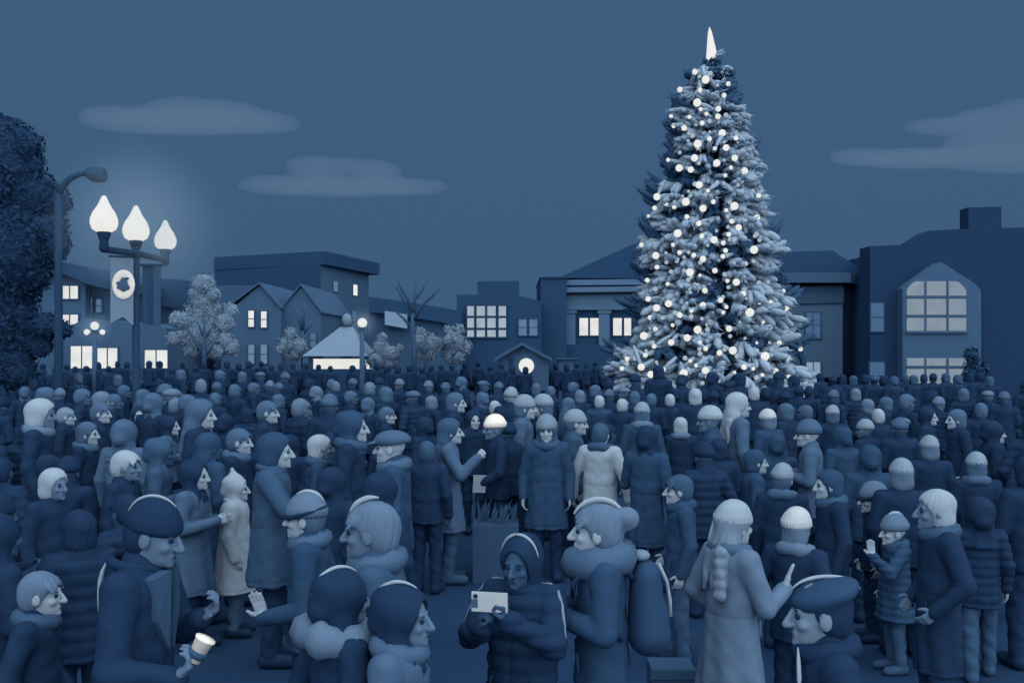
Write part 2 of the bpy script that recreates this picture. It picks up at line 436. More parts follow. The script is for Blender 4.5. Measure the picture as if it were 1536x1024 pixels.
def w_bob(s):
    s.ell((0,-.022,.034), (.094,.113,.102)); s.ell((0,-.045,-.050), (.090,.082,.088), .03)
    s.ell((0,.100,-.050), (.086,.094,.112), .02, op='s'); s.below(-.135)
def w_long(s):
    s.ell((0,-.022,.034), (.096,.114,.102)); s.ell((0,-.055,-.09), (.084,.070,.12), .04); s.cap((0,-.095,-.10), (.015,-.140,-.31), .074, .044, .05, (1.1,.7,1))
    for q in (-.07,.0,.06): s.cap((q,-.12,-.15), (q*1.25,-.152,-.34-.2*abs(q)), .035, .014, .02)
    s.ell((0,.100,-.050), (.076,.094,.118), .02, op='s')
def w_bun(s):
    w_short(s); s.ell((0,-.135,.065), (.056,.056,.056), .012)
def w_braid(s):
    w_long(s)
    for i in range(5): s.ell((.05+.006*i,-.150-.006*i,-.13-.058*i), (.043,.038,.040), .012)
def w_beanie(s):
    s.ell((0,-.014,.052), (.094,.117,.104)); s.plane((0,0,.028), (0,.20,1))
    s.cap((0,-.012,.036), (0,-.016,.062), .098, .097, .006, (1,1.22,.38))
    s.ell((0,-.01,-.04), (.070,.09,.055), .0, op='s')
def w_pom(s):
    w_beanie(s)
    for i in range(26):
        v = rng.normal(size=3); v /= np.linalg.norm(v); s.cap((0,-.03,.175), np.array((0,-.03,.175))+v*.036, .016, .012, .006)
def w_cap(s):       # flat cap with a short peak
    s.ell((0,-.018,.062), (.100,.128,.062)); s.ell((0,-.02,.045), (.094,.118,.060), .02); s.plane((0,0,.022), (0,.15,1))
    s.ell((0,.112,.036), (.070,.055,.013), .012, rot(0,-.28))
def w_beret(s):
    s.ell((0,-.035,.088), (.122,.150,.062), 0, rot(0,-.25)); s.ell((0,-.012,.045), (.092,.116,.055), .03); s.plane((0,0,.020), (0,.15,1))
def w_hood(s):
    s.ell((0,-.028,.022), (.104,.130,.128), 0, rot(0,-.15)); s.cap((0,-.09,.05), (0,-.125,-.02), .06, .045, .05); s.cap((0,-.030,-.09), (0,-.03,-.20), .088, .128, .03, (1.12,.9,1))
    s.ell((0,.112,-.030), (.076,.122,.112), .012, op='s'); s.below(-.215)
def w_hoodpoint(s):
    w_hood(s); s.cap((0,-.04,.12), (0,-.06,.20), .06, .022, .05)
def ring(R, r, c=(0,0,0), n=26, seg=8, sq=(1,1), wob=0.0):
    m = MB(); V = []
    for i in range(n):
        a = 2*PI*i/n; rr = r*(1+wob*math.sin(5*a)+wob*.6*math.sin(11*a+1))
        for k in range(seg):
            b = 2*PI*k/seg
            V.append((c[0]+(R+rr*math.cos(b))*math.cos(a)*sq[0], c[1]+(R+rr*math.cos(b))*math.sin(a)*sq[1], c[2]+rr*1.25*math.sin(b)-.02*math.sin(a)))
    m.add(V, [(i*seg+k, ((i+1)%n)*seg+k, ((i+1)%n)*seg+(k+1)%seg, i*seg+(k+1)%seg) for i in range(n) for k in range(seg)])
    return m
def build_scarf(tail=True):
    m = ring(.092, .042, (0,.0,1.455), sq=(1.12,1.08), wob=.10)
    return m.mesh('scarf', True)
WEAR = {}
def wear(kind):
    if kind not in WEAR:
        fn = dict(short=w_short, under=w_under, bob=w_bob, long=w_long, bun=w_bun, braid=w_braid, beanie=w_beanie, pom=w_pom, cap=w_cap, beret=w_beret, hood=w_hood, hoodpoint=w_hoodpoint)[kind]
        nm = {'short':'hair','under':'hair','bob':'hair','long':'hair','bun':'hair','braid':'hair','beanie':'beanie','pom':'beanie','cap':'flat_cap','beret':'beret','hood':'hood','hoodpoint':'hood'}[kind]
        WEAR[kind] = (nm, sec(nm, fn, (-.24,-.30,-.44), (.24,.26,.30)))
    return WEAR[kind]
SET = {}
TONE['LH'] = (118, 142, 164)
def crowd_set(pose, long):
    """shared meshes of one pose: body, coat, trousers, boots"""
    if pose not in SET:
        aL, aR = arms(pose); SET[pose] = build_body('person', aL, aR)
    k = (pose, long)
    if k not in SET:
        aL, aR = arms(pose)
        SET[k] = build_coat('coat', aL, aR, .52 if long else .80, .05 if long else .0, quilt=(not long and pose in ('pocket','raise_')))
    if 'legs' not in SET:
        SET['legs'] = build_trousers('trousers'); SET['boots'] = build_boots('boots'); SET['scarf'] = build_scarf()
    return SET[pose], SET[k]
def mslot(o, i, m):
    while len(o.data.materials) <= i: o.data.materials.append(None)
    o.material_slots[i].link = 'OBJECT'; o.material_slots[i].material = m
def child(name, me, m, root, M=None):
    o = bpy.data.objects.new(name, me); col.objects.link(o); o.parent = root
    mslot(o, 0, m)
    if M is not None: o.matrix_local = M
    return o
def head_mat(hc, R, sc):
    M = Matrix.Identity(4)
    for i in range(3):
        for j in range(3): M[i][j] = R[i][j]*sc
        M[i][3] = hc[i]
    return M
PEOPLE = []        # (x, y, height) of everyone standing
def solve_d(ytop, h, top=.0):
    d = 10.0
    for _ in range(60): d = F*(CAMZ-gz(d)-h-top)/max(4.0, (ytop-HY))
    return d
def fit(x, ytop, s, lo=1.50, hi=1.90, near=.44, fix=None):
    """height and distance of a standing person whose head top and head size are known"""
    best = None
    for h in ([fix] if fix else np.arange(lo, hi+.001, .02)):
        d = solve_d(ytop, h, .02)
        ds = F*.285*(h/1.72)/s
        e = abs(math.log(d/ds)); xx = X(x, d)
        for (px, py, ph) in PEOPLE:
            q = math.hypot(px-xx, py-d)
            if q < near: e += (near-q)*6
        if best is None or e < best[0]: best = (e, h, d)
    return best[1], best[2]
def stand(root, x, d, h, hdg):
    root.location = (X(x, d), d, gz(d)); root.rotation_euler = (0, 0, -math.radians(hdg)); k = h/1.72; root.scale = (k, k, k)
    PEOPLE.append((X(x, d), d, h))
def wmat(nm, tone): return mat(tone, 80, .14, kind={'hair':'hair','beanie':'knit'}.get(nm, 'wool'))
def put_person(x, ytop, s, hdg, hat, tones, label, group=None, pose='down', long=False, scarf=None, fix=None, d=None, hair=None, legs=True, hs=1.0):
    """tones: (face, hat or hair, coat)"""
    if d is None: h, d = fit(x, ytop, s, fix=fix)
    else: h = fix or 1.7
    bm_, cm_ = crowd_set(pose, long)
    r = bpy.data.objects.new('person', bm_); col.objects.link(r)
    mslot(r, 0, mat(tones[0], 30, .08)); mslot(r, 1, mat('D'))
    tag(r, label, 'person', group); stand(r, x, d, h, hdg)
    child('coat', cm_, mat(tones[2], 60, .14, kind='wool'), r)
    if legs:
        child('trousers', SET['legs'], mat('D'), r)
        if d < 13: child('boots', SET['boots'], mat('K'), r)
    M = head_mat(HC, np.eye(3), HS*hs)
    if hair: child('hair', wear(hair[0])[1], wmat('hair', hair[1]), r, M)
    if hat in ('beanie','cap','beret'): tones = (tones[0], {'L':'LH','C':'P'}.get(tones[1], tones[1]), tones[2])
    nm, me = wear(hat); child(nm, me, wmat(nm, tones[1]), r, M)
    if scarf: child('scarf', SET['scarf'], mat(scarf), r)
    return r
# ------------------------------------------------------------------ ground, light, camera
def make_ground():
    ys = [-30, 0, 4, 8, 9, 10, 11, 12, 13, 14, 15, 16, 17, 18, 19, 20, 21, 22, 30, 60, 200, 1500]
    xs = [-1500, -200, -60, -20, 0, 20, 60, 200, 1500]
    V = [(x, y, gz(y)) for y in ys for x in xs]; n = len(xs)
    me = mesh('ground', V, [(j*n+i, j*n+i+1, (j+1)*n+i+1, (j+1)*n+i) for j in range(len(ys)-1) for i in range(n-1)], True)
    tag(link('ground', me, mat('G', 3.0, .14)), kind='structure')
TONE['G'] = (28, 57, 91)
make_ground()
cam = bpy.data.cameras.new('camera'); co = bpy.data.objects.new('camera', cam); col.objects.link(co)
co.location = (0, 0, CAMZ); co.rotation_euler = (PI/2, 0, 0); cam.lens = 35; cam.sensor_width = 36
cam.shift_y = (HY-512.0)/1536.0; cam.clip_end = 4000; cam.clip_start = .05
scene.camera = co
w = bpy.data.worlds.new('World'); scene.world = w; w.use_nodes = True
nt = w.node_tree; bg = nt.nodes['Background']
tc = nt.nodes.new('ShaderNodeTexCoord'); sx = nt.nodes.new('ShaderNodeSeparateXYZ'); cr = nt.nodes.new('ShaderNodeValToRGB')
nt.links.new(tc.outputs['Generated'], sx.inputs[0]); nt.links.new(sx.outputs['Z'], cr.inputs[0]); nt.links.new(cr.outputs[0], bg.inputs[0])
e = cr.color_ramp.elements
e[0].position = 0.0; e[0].color = (*lin((61, 91, 123)), 1); e[1].position = 1.0; e[1].color = (*lin((66, 98, 130)), 1)
k = e.new(.16); k.color = (*lin((62, 93, 126)), 1)
bg.inputs[1].default_value = 1.0
sun = bpy.data.lights.new('sun', 'SUN'); so = bpy.data.objects.new('sun', sun); col.objects.link(so)
sun.energy = 4.9; sun.angle = math.radians(140); sun.color = (1.0, .985, .965)
so.rotation_euler = (math.radians(54), 0, math.radians(20)); so.location = (-10, -20, 30)
vs = scene.view_settings; vs.view_transform = 'Standard'; vs.look = 'None'; vs.gamma = 1; vs.exposure = 0
cy = scene.cycles; cy.max_bounces = 4; cy.diffuse_bounces = 3; cy.glossy_bounces = 1; cy.transmission_bounces = 2; cy.volume_bounces = 0
cy.use_denoising = True; cy.sample_clamp_indirect = 2.0; cy.sample_clamp_direct = 6.0

# ------------------------------------------------------------------ buildings (outlines are taken from pixel rows at each house's own distance)
def px(pts, d): return [(X(x, d), Z(y, d)) for x, y in pts]
def solid(name, pts, d, depth, tone, parent, extra=0.0, amt=.10):
    m = MB().prism(px(pts, d), d-extra, d+depth)
    return m.build(name, mat(tone, 1.6, amt), parent)
def window(d, x0, y0, x1, y1, pane, parent, frame='BD', nx=1, ny=1, proud=.05, glowing=True, fr=.05, name='window', strength=1.0):
    """a framed window with one pane mesh; nx, ny glazing"""
    a, b, c, e = X(x0, d), X(x1, d), Z(y1, d), Z(y0, d); f = MB(); y = d-proud
    f.box(a-fr, a, y-.03, d+.02, c-fr, e+fr); f.box(b, b+fr, y-.03, d+.02, c-fr, e+fr)
    f.box(a, b, y-.03, d+.02, c-fr, c); f.box(a, b, y-.03, d+.02, e, e+fr)
    for i in range(1, nx): q = a+(b-a)*i/nx; f.box(q-.02, q+.02, y-.025, d, c, e)
    for j in range(1, ny): q = c+(e-c)*j/ny; f.box(a, b, y-.02, d, q-.02, q+.02)
    o = f.build(name, mat(frame, 4, .08), parent)
    p = MB().box(a, b, y, d-.005, c, e)
    p.build('pane', glow(pane, strength, True) if glowing else mat(pane, 2, .08, .35), o)
    return o
def thing(name, x, d, label, cat, group=None): return empty(name, (X(x, d), d, gz(d)), label, cat, group)
def reparent(root):
    """parts are modelled in world coordinates; make them local to the root"""
    L = Matrix.Translation(-root.location)
    for ch in [o for o in col.objects if o.parent == root]:
        ch.matrix_basis = L @ ch.matrix_basis

# corner shop and its wing
d = 40.0; g = 566
b = thing('shop_building', 110, d, 'blue shop with a dark sloping roof and two lit upper windows beside the dark tree', 'building')
solid('wall', [(40,412),(97,412),(128,426),(128,g),(40,g)], d, 7, 'BM', b)
solid('roof', [(40,392),(97,394),(121,398),(162,419),(162,434),(128,425),(96,411),(40,411)], d-.5, 8, 'BD', b)
for q in ((93,429,118,448),(93,472,118,489)): window(d, *q, 'C', b, 'BM2', 2, 1)
reparent(b)
b = thing('shop_building', 190, d-1, 'low blue shopfront with three bright display windows under the street banners', 'building')
solid('wall', [(98,492),(128,478),(165,480),(250,492),(250,g),(98,g)], d-1, 7, 'BM', b)
solid('upper_wall', [(128,427),(165,436),(165,480),(128,478)], d+.6, 6, 'BM2', b)
for q in ((132,447,139,468),(145,449,153,468)): window(d+.6, *q, 'ML', b, 'BM2', 1, 2, strength=.9)
for q in ((107,519,140,552),(147,522,177,552),(218,525,252,552)): window(d-1, *q, 'C', b, 'BM2', 2, 1)
reparent(b)
b = thing('town_house', 285, 46, 'dark flat roofed house behind the pale round tree', 'house')
solid('wall', [(238,458),(330,470),(330,g),(238,g)], 46, 6, 'BM2', b); solid('roof', [(240,417),(275,420),(328,428),(330,471),(240,459)], 45.7, 6, 'BD', b)
for q in ((262,478,272,494),): window(46, *q, 'ML', b, 'BD', 1, 2, strength=.7)
reparent(b)
# two gabled houses
b = thing('gabled_house', 385, 42, 'pale gabled house with two lit tall windows above two dim ones', 'house')
solid('wall', [(332,467),(352,459),(390,428),(421,461),(421,g),(332,g)], 42, 8, 'BM', b); solid('wing', [(322,428),(388,428),(388,g),(322,g)], 44, 5, 'BM2', b)
m = MB(); A, B, Cc = px([(330,470),(390,426),(423,463)], 42)
for p, q in ((A,B),(B,Cc)): m.prism([(p[0],p[1]),(q[0],q[1]),(q[0],q[1]+.07),(p[0],p[1]+.07)], 41.85, 50.2)
m.build('roof', mat('BM', 2, .1), b)
for q in ((373,466,381.5,490),(392,467,400.5,491)): window(42, *q, 'C', b, 'BM2', 1, 2, fr=.035)
for q in ((373,517,382,545),(391.5,517,401,545)): window(42, *q, 'LM', b, 'BM2', 1, 2, fr=.035, strength=.9)
reparent(b)
b = thing('gabled_house', 455, 42.5, 'plain gabled house behind the small bare tree', 'house')
solid('wall', [(421.5,463),(452,430),(481,468),(481,g),(421.5,g)], 42.5, 8, 'BM', b)
m = MB(); A, B, Cc = px([(421.5,464),(452,428),(484,470)], 42.5)
for p, q in ((A,B),(B,Cc)): m.prism([(p[0],p[1]),(q[0],q[1]),(q[0],q[1]+.07),(p[0],p[1]+.07)], 42.35, 50.6)
m.build('roof', mat('BM', 2, .1), b)
window(42.5, 466, 500, 474, 520, 'ML', b, 'BM2', 1, 2, fr=.035, strength=.8)
reparent(b)
# corner block with an overhanging roof: three upright sides, seen on its corner
b = thing('corner_block', 480, 50, 'tall corner block with a dark overhanging flat roof', 'building')
def pt(x, d): return (X(x, d), d)
c0, lft, rgt = pt(481, 51.5), pt(323, 55.0), pt(553, 58.5)
bk = (lft[0]+rgt[0]-c0[0], lft[1]+rgt[1]-c0[1])
zt = Z(397, 51.5); zr = Z(377, 51.5)
MB().column([c0, rgt, bk, lft], 0, zt).build('wall', mat('BM', 1.6, .1), b)
# shade of the street side, put into a dark layer over its wall
u = Vector((lft[0]-c0[0], lft[1]-c0[1])); n2 = Vector((u.y, -u.x)).normalized(); n2 = n2 if n2.y < 0 else -n2
MB().column([(c0[0]+n2.x*.06, c0[1]+n2.y*.06), (lft[0]+n2.x*.06, lft[1]+n2.y*.06), (lft[0]+n2.x*.004, lft[1]+n2.y*.004), (c0[0]+n2.x*.004, c0[1]+n2.y*.004)], 0, zt-.01).build('shaded_face', mat('BD', 1.6, .1), b)
v = Vector((rgt[0]-c0[0], rgt[1]-c0[1])).normalized(); nr = Vector((v.y, -v.x)); nr = nr if nr.y < 0 else -nr
o2 = [(c0[0]+nr.x*.30+n2.x*.12, c0[1]+nr.y*.30+n2.y*.12), (rgt[0]+nr.x*.5+v.x*.5, rgt[1]+nr.y*.5+v.y*.5), (bk[0], bk[1]), (lft[0]+n2.x*.12, lft[1]+n2.y*.12)]
MB().column(o2, zt+.002, zr).build('roof', mat('BD', 1.6, .1), b)
def wallwin(x, y0, y1, wd, pane, st=1.0):
    # a window on the receding right hand wall
    dd = 51.5
    for _ in range(30):
        t = (X(x, dd)-c0[0])/(rgt[0]-c0[0]); dd = c0[1]+(rgt[1]-c0[1])*t
    q = Vector((X(x, dd), dd)); hw = wd/2; z1, z0 = Z(y0, dd), Z(y1, dd)
    def slab(e, o, zz0, zz1): return [tuple(q-v*(hw+e)+nr*o), tuple(q+v*(hw+e)+nr*o), tuple(q+v*(hw+e)-nr*.02), tuple(q-v*(hw+e)-nr*.02)]
    f = MB().column(slab(.06, .03, 0, 0), z0-.06, z1+.06).build('window', mat('BM2', 4, .08), b)
    MB().column([tuple(q-v*hw+nr*.06), tuple(q+v*hw+nr*.06), tuple(q+v*hw+nr*.02), tuple(q-v*hw+nr*.02)], z0, z1).build('pane', glow(pane, st), f)
wallwin(502.5, 422, 437, .52, 'ML'); wallwin(532, 427, 443, .56, 'C'); wallwin(502.5, 460, 474, .60, 'ML', .9)
wallwin(530, 466, 481, .5, 'M', .9)
reparent(b)
# long low row with a sloping roofline
b = thing('row_building', 620, 47, 'long low row house with a dark sloping roof behind the bare branching tree', 'building')
solid('wall', [(553,466),(662,482),(692,494),(692,g),(553,g)], 47, 6, 'BM2', b)
solid('roof', [(553,445),(600,451),(690,466),(692,494),(662,483),(553,467)], 46.6, 7, 'BD', b)
m = px([(579,466.5),(612,472),(612,493),(579,487)], 46.9)
f = MB().prism([(m[0][0]-.05,m[0][1]+.05),(m[1][0]+.05,m[1][1]+.05),(m[2][0]+.05,m[2][1]-.05),(m[3][0]-.05,m[3][1]-.05)], 46.52, 46.58).build('window', mat('BD', 3, .08), b)
MB().prism(m, 46.48, 46.515).build('pane', glow('LM', 1.0), f)
window(47, 640, 498, 652, 512, 'M', b, 'BD', strength=.9); reparent(b)
# stepped works building
b = thing('works_building', 750, 48, 'dark stepped building with a bright twelve pane window grid', 'building')
solid('wall', [(685,g),(685,442),(716,442),(716,422),(779,421),(779,443),(812,452),(812,g)], 48, 9, 'BD', b)
cols = ((701,711),(715,727.5),(731,743.5),(748,759)); rows = ((459,473.5),(477,491.5),(495,505))
f = MB()
for x_ in (699.5,713,729.2,745.7,760.5): a = X(x_,48); f.box(a-.03,a+.03,47.90,48.01,Z(507,48),Z(457.5,48))
for y_ in (457.5,475.2,493.2,506.5): a = Z(y_,48); f.box(X(698.6,48),X(761.4,48),47.91,48.005,a-.03,a+.03)
fo = f.build('window', mat('BD', 3, .08), b)
f = MB()
for a, c in cols:
    for y0, y1 in rows: f.box(X(a,48), X(c,48), 47.95, 47.995, Z(y1,48), Z(y0,48))
f.build('pane', glow('P', .85, True), fo)
for q in ((778,479,790,503),(794,479,806,503)): window(48, *q, 'ML', b, 'BD', 1, 2, strength=.95)
reparent(b)
b = thing('annex_building', 832, 49, 'narrow dark block between the window grid building and the columned hall', 'building')
solid('wall', [(811,416.5),(850,416.5),(850,g),(811,g)], 49, 8, 'BD', b)
solid('coping', [(810,415),(851,415),(851,417),(810,417)], 48.9, 8.2, 'BD', b); reparent(b)
# columned hall behind the Christmas tree
d = 50.0
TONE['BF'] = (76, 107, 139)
b = thing('columned_hall', 1060, d, 'wide columned hall with a shallow gable and stacked cornices behind the Christmas tree', 'building')
solid('wall', [(828,440),(1180,430),(1264,428),(1264,g),(828,g)], d, 14, 'BF', b)
solid('gable', [(836,417),(957,363),(1000,345),(1162,417)], d-.2, 16, 'BD', b)
MB().prism(px([(1120,414),(1166,378),(1248,376),(1304,412)], d+.5), d+.4, d+13).build('roof', mat('BD', 1.6, .1), b)
for (q, ex) in (([(827,421),(1166,417),(1166,426),(827,429)], .55), ([(818,432.5),(1180,428.5),(1180,436),(818,440)], .8), ([(828,444),(1180,440),(1180,459),(965,465),(828,465)], .35)):
    solid('cornice', q, d, .3, 'BF', b, ex)
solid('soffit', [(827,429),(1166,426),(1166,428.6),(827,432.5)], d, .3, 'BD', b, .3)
for x0, x1, y1 in ((849,862.5,g),(897.5,913.5,g),(1008,1022,g),(1060,1074,g),(1112,1126,g)):
    m = MB().prism(px([(x0,465),(x1,463),(x1,y1),(x0,y1)], d), d-.3, d); m.box(X(x0,d)-.08, X(x1,d)+.08, d-.36, d+.01, Z(470,d), Z(466.5,d))
    m.build('column', mat('BF', 1.6, .1), b)
for x0, x1 in ((862.6,897.4),(913.6,950)):
    m = MB(); n = 10; top = [(x0+(x1-x0)*i/n, 464.5+4*(abs(2*i/n-1)**3)) for i in range(n+1)]
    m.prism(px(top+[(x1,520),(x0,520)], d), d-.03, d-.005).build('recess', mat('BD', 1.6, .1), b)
for q in ((869,477,882,503),(885,477,898,503),(919.5,477,932.5,503),(936,477,946.5,503)): window(d-.03, *q, 'C', b, 'BD', 1, 1, fr=.04)
solid('plinth', [(828,516),(1180,524),(1180,g),(828,g)], d, .2, 'BD', b, .5)
# right end pavilion with its receding side
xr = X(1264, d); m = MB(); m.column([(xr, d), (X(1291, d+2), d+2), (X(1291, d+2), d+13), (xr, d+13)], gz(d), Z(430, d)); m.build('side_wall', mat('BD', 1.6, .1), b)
m = MB(); m.column([(X(1176,d-.7), d-.7), (X(1276,d-.7), d-.7), (X(1300, d+2), d+2), (X(1300, d+2), d+13), (X(1176,d), d+13)], Z(425, d), Z(410.5, d)); m.build('cornice', mat('BM', 1.6, .1), b)
solid('frieze', [(1185,431),(1264.5,430),(1264.5,454),(1185,456)], d, .1, 'BM', b, .12)
window(d, 1208, 469, 1230, 507, 'M', b, 'BM2', 2, 2, strength=.95); window(d, 1209, 543, 1230, 566, 'L', b, 'BM2', 2, 1, strength=.95)
reparent(b)
# gothic hall on the right
d = 40.0; g2 = 600
TONE['BH'] = (26, 54, 87)
b = thing('gothic_hall', 1420, d, 'big dark hall with a chimney and a pale pointed window bay', 'building')
solid('wall', [(1305,g2),(1305,369),(1361,367),(1394,346),(1452,343),(1640,339),(1640,g2)], d, 1.2, 'BH', b)
MB().box(X(1420,d), X(1640,d), d+1.2, d+12, gz(d), Z(352,d)).build('rear_wing', mat('BD', 1.6, .1), b)
solid('chimney', [(1453,345),(1453,311),(1502,310),(1502,345)], d+.2, .8, 'BH', b)
solid('bay', [(1346,g2),(1346,434),(1352,428),(1395,397),(1401,395),(1407,397),(1455,428),(1462,437),(1462,g2)], d, .2, 'BM', b, .55)
dd = d-.55
def cells(cs, rs, arch=None):
    f = MB(); p = MB(); xa, xb = cs[0][0], cs[-1][1]
    for a, c in cs:
        for k, (y0, y1) in enumerate(rs):
            if arch and k == 0:
                n = 8; tp = [(a+(c-a)*i/n, max(arch(a+(c-a)*i/n), y0)) for i in range(n+1)]
                p.prism(px(tp+[(c,y1),(a,y1)], dd), dd-.05, dd-.005)
            else: p.box(X(a,dd), X(c,dd), dd-.05, dd-.005, Z(y1,dd), Z(y0,dd))
    for i in range(len(cs)-1): q = X((cs[i][1]+cs[i+1][0])/2, dd); f.box(q-.04, q+.04, dd-.08, dd+.01, Z(rs[-1][1],dd), Z(rs[0][0]+1,dd))
    for i in range(len(rs)-1): q = Z((rs[i][1]+rs[i+1][0])/2, dd); f.box(X(xa,dd), X(xb,dd), dd-.075, dd+.005, q-.035, q+.035)
    q = Z(rs[-1][1], dd); f.box(X(xa-2,dd), X(xb+2,dd), dd-.12, dd+.008, q-.09, q)
    o = f.build('window', mat('BM', 3, .08), b); p.build('pane', glow('P', .52, True), o)
cells(((1360,1385.5),(1389,1418.5),(1422.5,1448.5)), ((422,443.5),(448,472),(476.5,496)), lambda x: 443-21*math.sqrt(max(0, 1-((x-1404)/46)**2))*1.35)
cells(((1360,1385.5),(1389,1418.5),(1422.5,1448.5)), ((537,548.5),(553,590)))
for q in ((1305.5,454.5,1325,497),(1304,543,1326,584)): window(d, *q, 'M', b, 'BD', 1, 2, strength=.92)
reparent(b)
# market pavilion, kiosk, stall
d = 37.0
b = thing('market_pavilion', 505, d, 'peaked market pavilion with a bright open counter below its pale roof', 'pavilion')
z0, z1, za = Z(534,d), Z(530,d), Z(489,d); xa, xb, xm = X(453,d), X(549,d), X(510,d)
MB().add([(xa,d,z0),(xb,d,z0),(xb,d+3,z0),(xa,d+3,z0),(xm-.25,d+1.5,za),(xm+.25,d+1.5,za)], [(0,1,5,4),(1,2,5),(2,3,4,5),(3,0,4),(3,2,1,0)]).build('roof', mat('LM', 3, .1), b)
for q in ((454,462,z0-.003),(557,560,Z(538,d))): MB().box(X(q[0],d), X(q[1],d), d+.05, d+2.9, gz(d), q[2]).build('wall', mat('BM', 3, .1), b)
MB().box(X(462,d), X(557,d), d+1.0, d+1.1, Z(560,d), Z(538.5,d)).build('lit_back_wall', glow('C', 1.0), b)
MB().box(X(462,d)+.003, X(557,d)-.003, d+.2, d+.95, gz(d), Z(554,d)).build('counter', mat('BD', 3, .1), b)
m = MB(); m.box(X(541,d), X(546.5,d), d+.1, d+.3, gz(d), z0-.003); m.build('post', mat('BM', 3, .1), b)
MB().ball((xm,d+1.5,za+.28), (.19,.19,.24), 14, 9).build('finial', mat('LM', 5, .1), b, True)
reparent(b)
d = 35.0
b = thing('kiosk', 783, d, 'small gabled kiosk with a round white lamp in its front', 'kiosk')
m = MB()
for p, q in (((741,537),(783,513)),((783,513),(828,537))):
    A, B = px([p, q], d); m.prism([A, B, (B[0],B[1]-.12), (A[0],A[1]-.12)], d-.25, d+2.4)
m.build('roof', mat('BM', 3, .1), b)
solid('wall', [(748,g+20),(748,535),(783,515.5),(823,535),(823,g+20)], d, 2.2, 'BM', b)
MB().box(X(763,d), X(770,d), d-.03, d+.01, gz(d), Z(536,d)).build('door', mat('BD', 3, .1), b)
MB().ball((X(789.5,d), d-.12, Z(548.5,d)), (.27,.12,.27), 20, 13).build('lamp', glow('C', 1.0), b, True)
reparent(b)
b = thing('ticket_booth', 853, 38, 'low plain booth between the kiosk and the Christmas tree', 'booth')
solid('wall', [(838,539),(867,539),(867,g+10),(838,g+10)], 38, 1.5, 'BM', b); solid('roof', [(836,537.5),(869,537.5),(869,539.2),(836,539.2)], 37.9, 1.7, 'BM2', b); reparent(b)

# ------------------------------------------------------------------ clouds
def air(name, dens, c, radius=0.0):
    """a pale scattering volume; with a radius it thins out towards its edge"""
    key = (name, radius)
    if key in _m: return _m[key]
    m = bpy.data.materials.new(name); m.use_nodes = True; nt = m.node_tree; nt.nodes.clear()
    o = nt.nodes.new('ShaderNodeOutputMaterial'); v = nt.nodes.new('ShaderNodeVolumePrincipled')
    v.inputs['Color'].default_value = (*c, 1); v.inputs['Density'].default_value = dens
    if radius:
        tc = nt.nodes.new('ShaderNodeTexCoord'); ln = nt.nodes.new('ShaderNodeVectorMath'); ln.operation = 'LENGTH'; nt.links.new(tc.outputs['Object'], ln.inputs[0])
        mr = nt.nodes.new('ShaderNodeMapRange'); mr.interpolation_type = 'SMOOTHERSTEP'; mr.inputs['From Min'].default_value = 0; mr.inputs['From Max'].default_value = radius*.98
        mr.inputs['To Min'].default_value = dens; mr.inputs['To Max'].default_value = 0; nt.links.new(ln.outputs['Value'], mr.inputs['Value']); nt.links.new(mr.outputs['Result'], v.inputs['Density'])
    nt.links.new(v.outputs[0], o.inputs['Volume']); _m[key] = m
    return m
def cloud(lobes, d, label):
    lo = np.array((min(x-rx for x,y,rx,ry in lobes)*d/F, -.05*d, -.1*d)); 
    s = SDF((min(X(x-rx,d) for x,y,rx,ry in lobes)-3, -22, min(Z(y+ry,d) for x,y,rx,ry in lobes)-3), (max(X(x+rx,d) for x,y,rx,ry in lobes)+3, 22, max(Z(y-ry,d) for x,y,rx,ry in lobes)+3), 1.6)
    for x, y, rx, ry in lobes: s.ell((X(x,d), 0, Z(y,d)), (rx/F*d, max(8, rx/F*d*.30), ry/F*d), 2.2)
    o = link('cloud', s.mesh('cloud'), air('thin_cloud', .0085, (.60, .80, .98))); c = Vector((X(lobes[0][0],d), 0, Z(lobes[0][1],d)))
    o.location = (0, d, 0); tag(o, label, 'cloud')
TONE['CL'] = (66, 97, 128)
cloud([(285,183,165,17),(275,166,60,20),(330,168,62,17),(372,178,50,13),(175,172,54,12),(395,186,56,12),(150,176,28,9),(240,172,40,14)], 420, 'long flat cloud high above the triple globe street lamp')
cloud([(515,281,158,12),(470,248,44,13),(520,249,72,10),(575,256,26,9),(560,266,42,12),(475,266,44,14),(410,275,52,11),(620,280,52,9)], 430, 'small layered cloud above the corner block')
cloud([(1385,238,140,13),(1290,234,45,9),(1520,234,120,26),(1430,190,78,13),(1480,180,50,18),(1545,182,75,36),(1500,205,62,30),(1450,215,34,12)], 440, 'stacked cloud above the gothic hall')

# ------------------------------------------------------------------ street lamps
d = 17.5
b = thing('street_lamp', 88, d, 'tall dark street lamp with a curved arm beside the big dark tree', 'street lamp')
x0 = X(88, d); MB().tube([(x0,d,gz(d)),(x0,d,gz(d)+1.2),(x0,d,Z(290,d))], [.10,.075,.062], 12).build('pole', mat('BD', 6, .1, gain=.72), b, True)
MB().tube([(x0,d,Z(292,d)),(X(92,d),d,Z(282,d)),(X(102,d),d,Z(270,d)),(X(116,d),d,Z(262,d)),(X(132,d),d,Z(259,d))], [.062,.058,.054,.05,.048], 10).build('arm', mat('BD', 6, .1, gain=.72), b, True)
s = SDF((X(128,d), -.3, Z(275,d)), (X(160,d), .3, Z(248,d)), .025); s.cap((X(134,d),0,Z(259,d)), (X(150,d),0,Z(263,d)), .10, .145, .05); s.ell((X(147,d),0,Z(264.5,d)), (.2,.16,.10), .04)
o = link('lamp_head', s.mesh('lamp_head'), mat('BD', 6, .1, gain=.72), b); o.location = (0, d, 0); reparent(b)
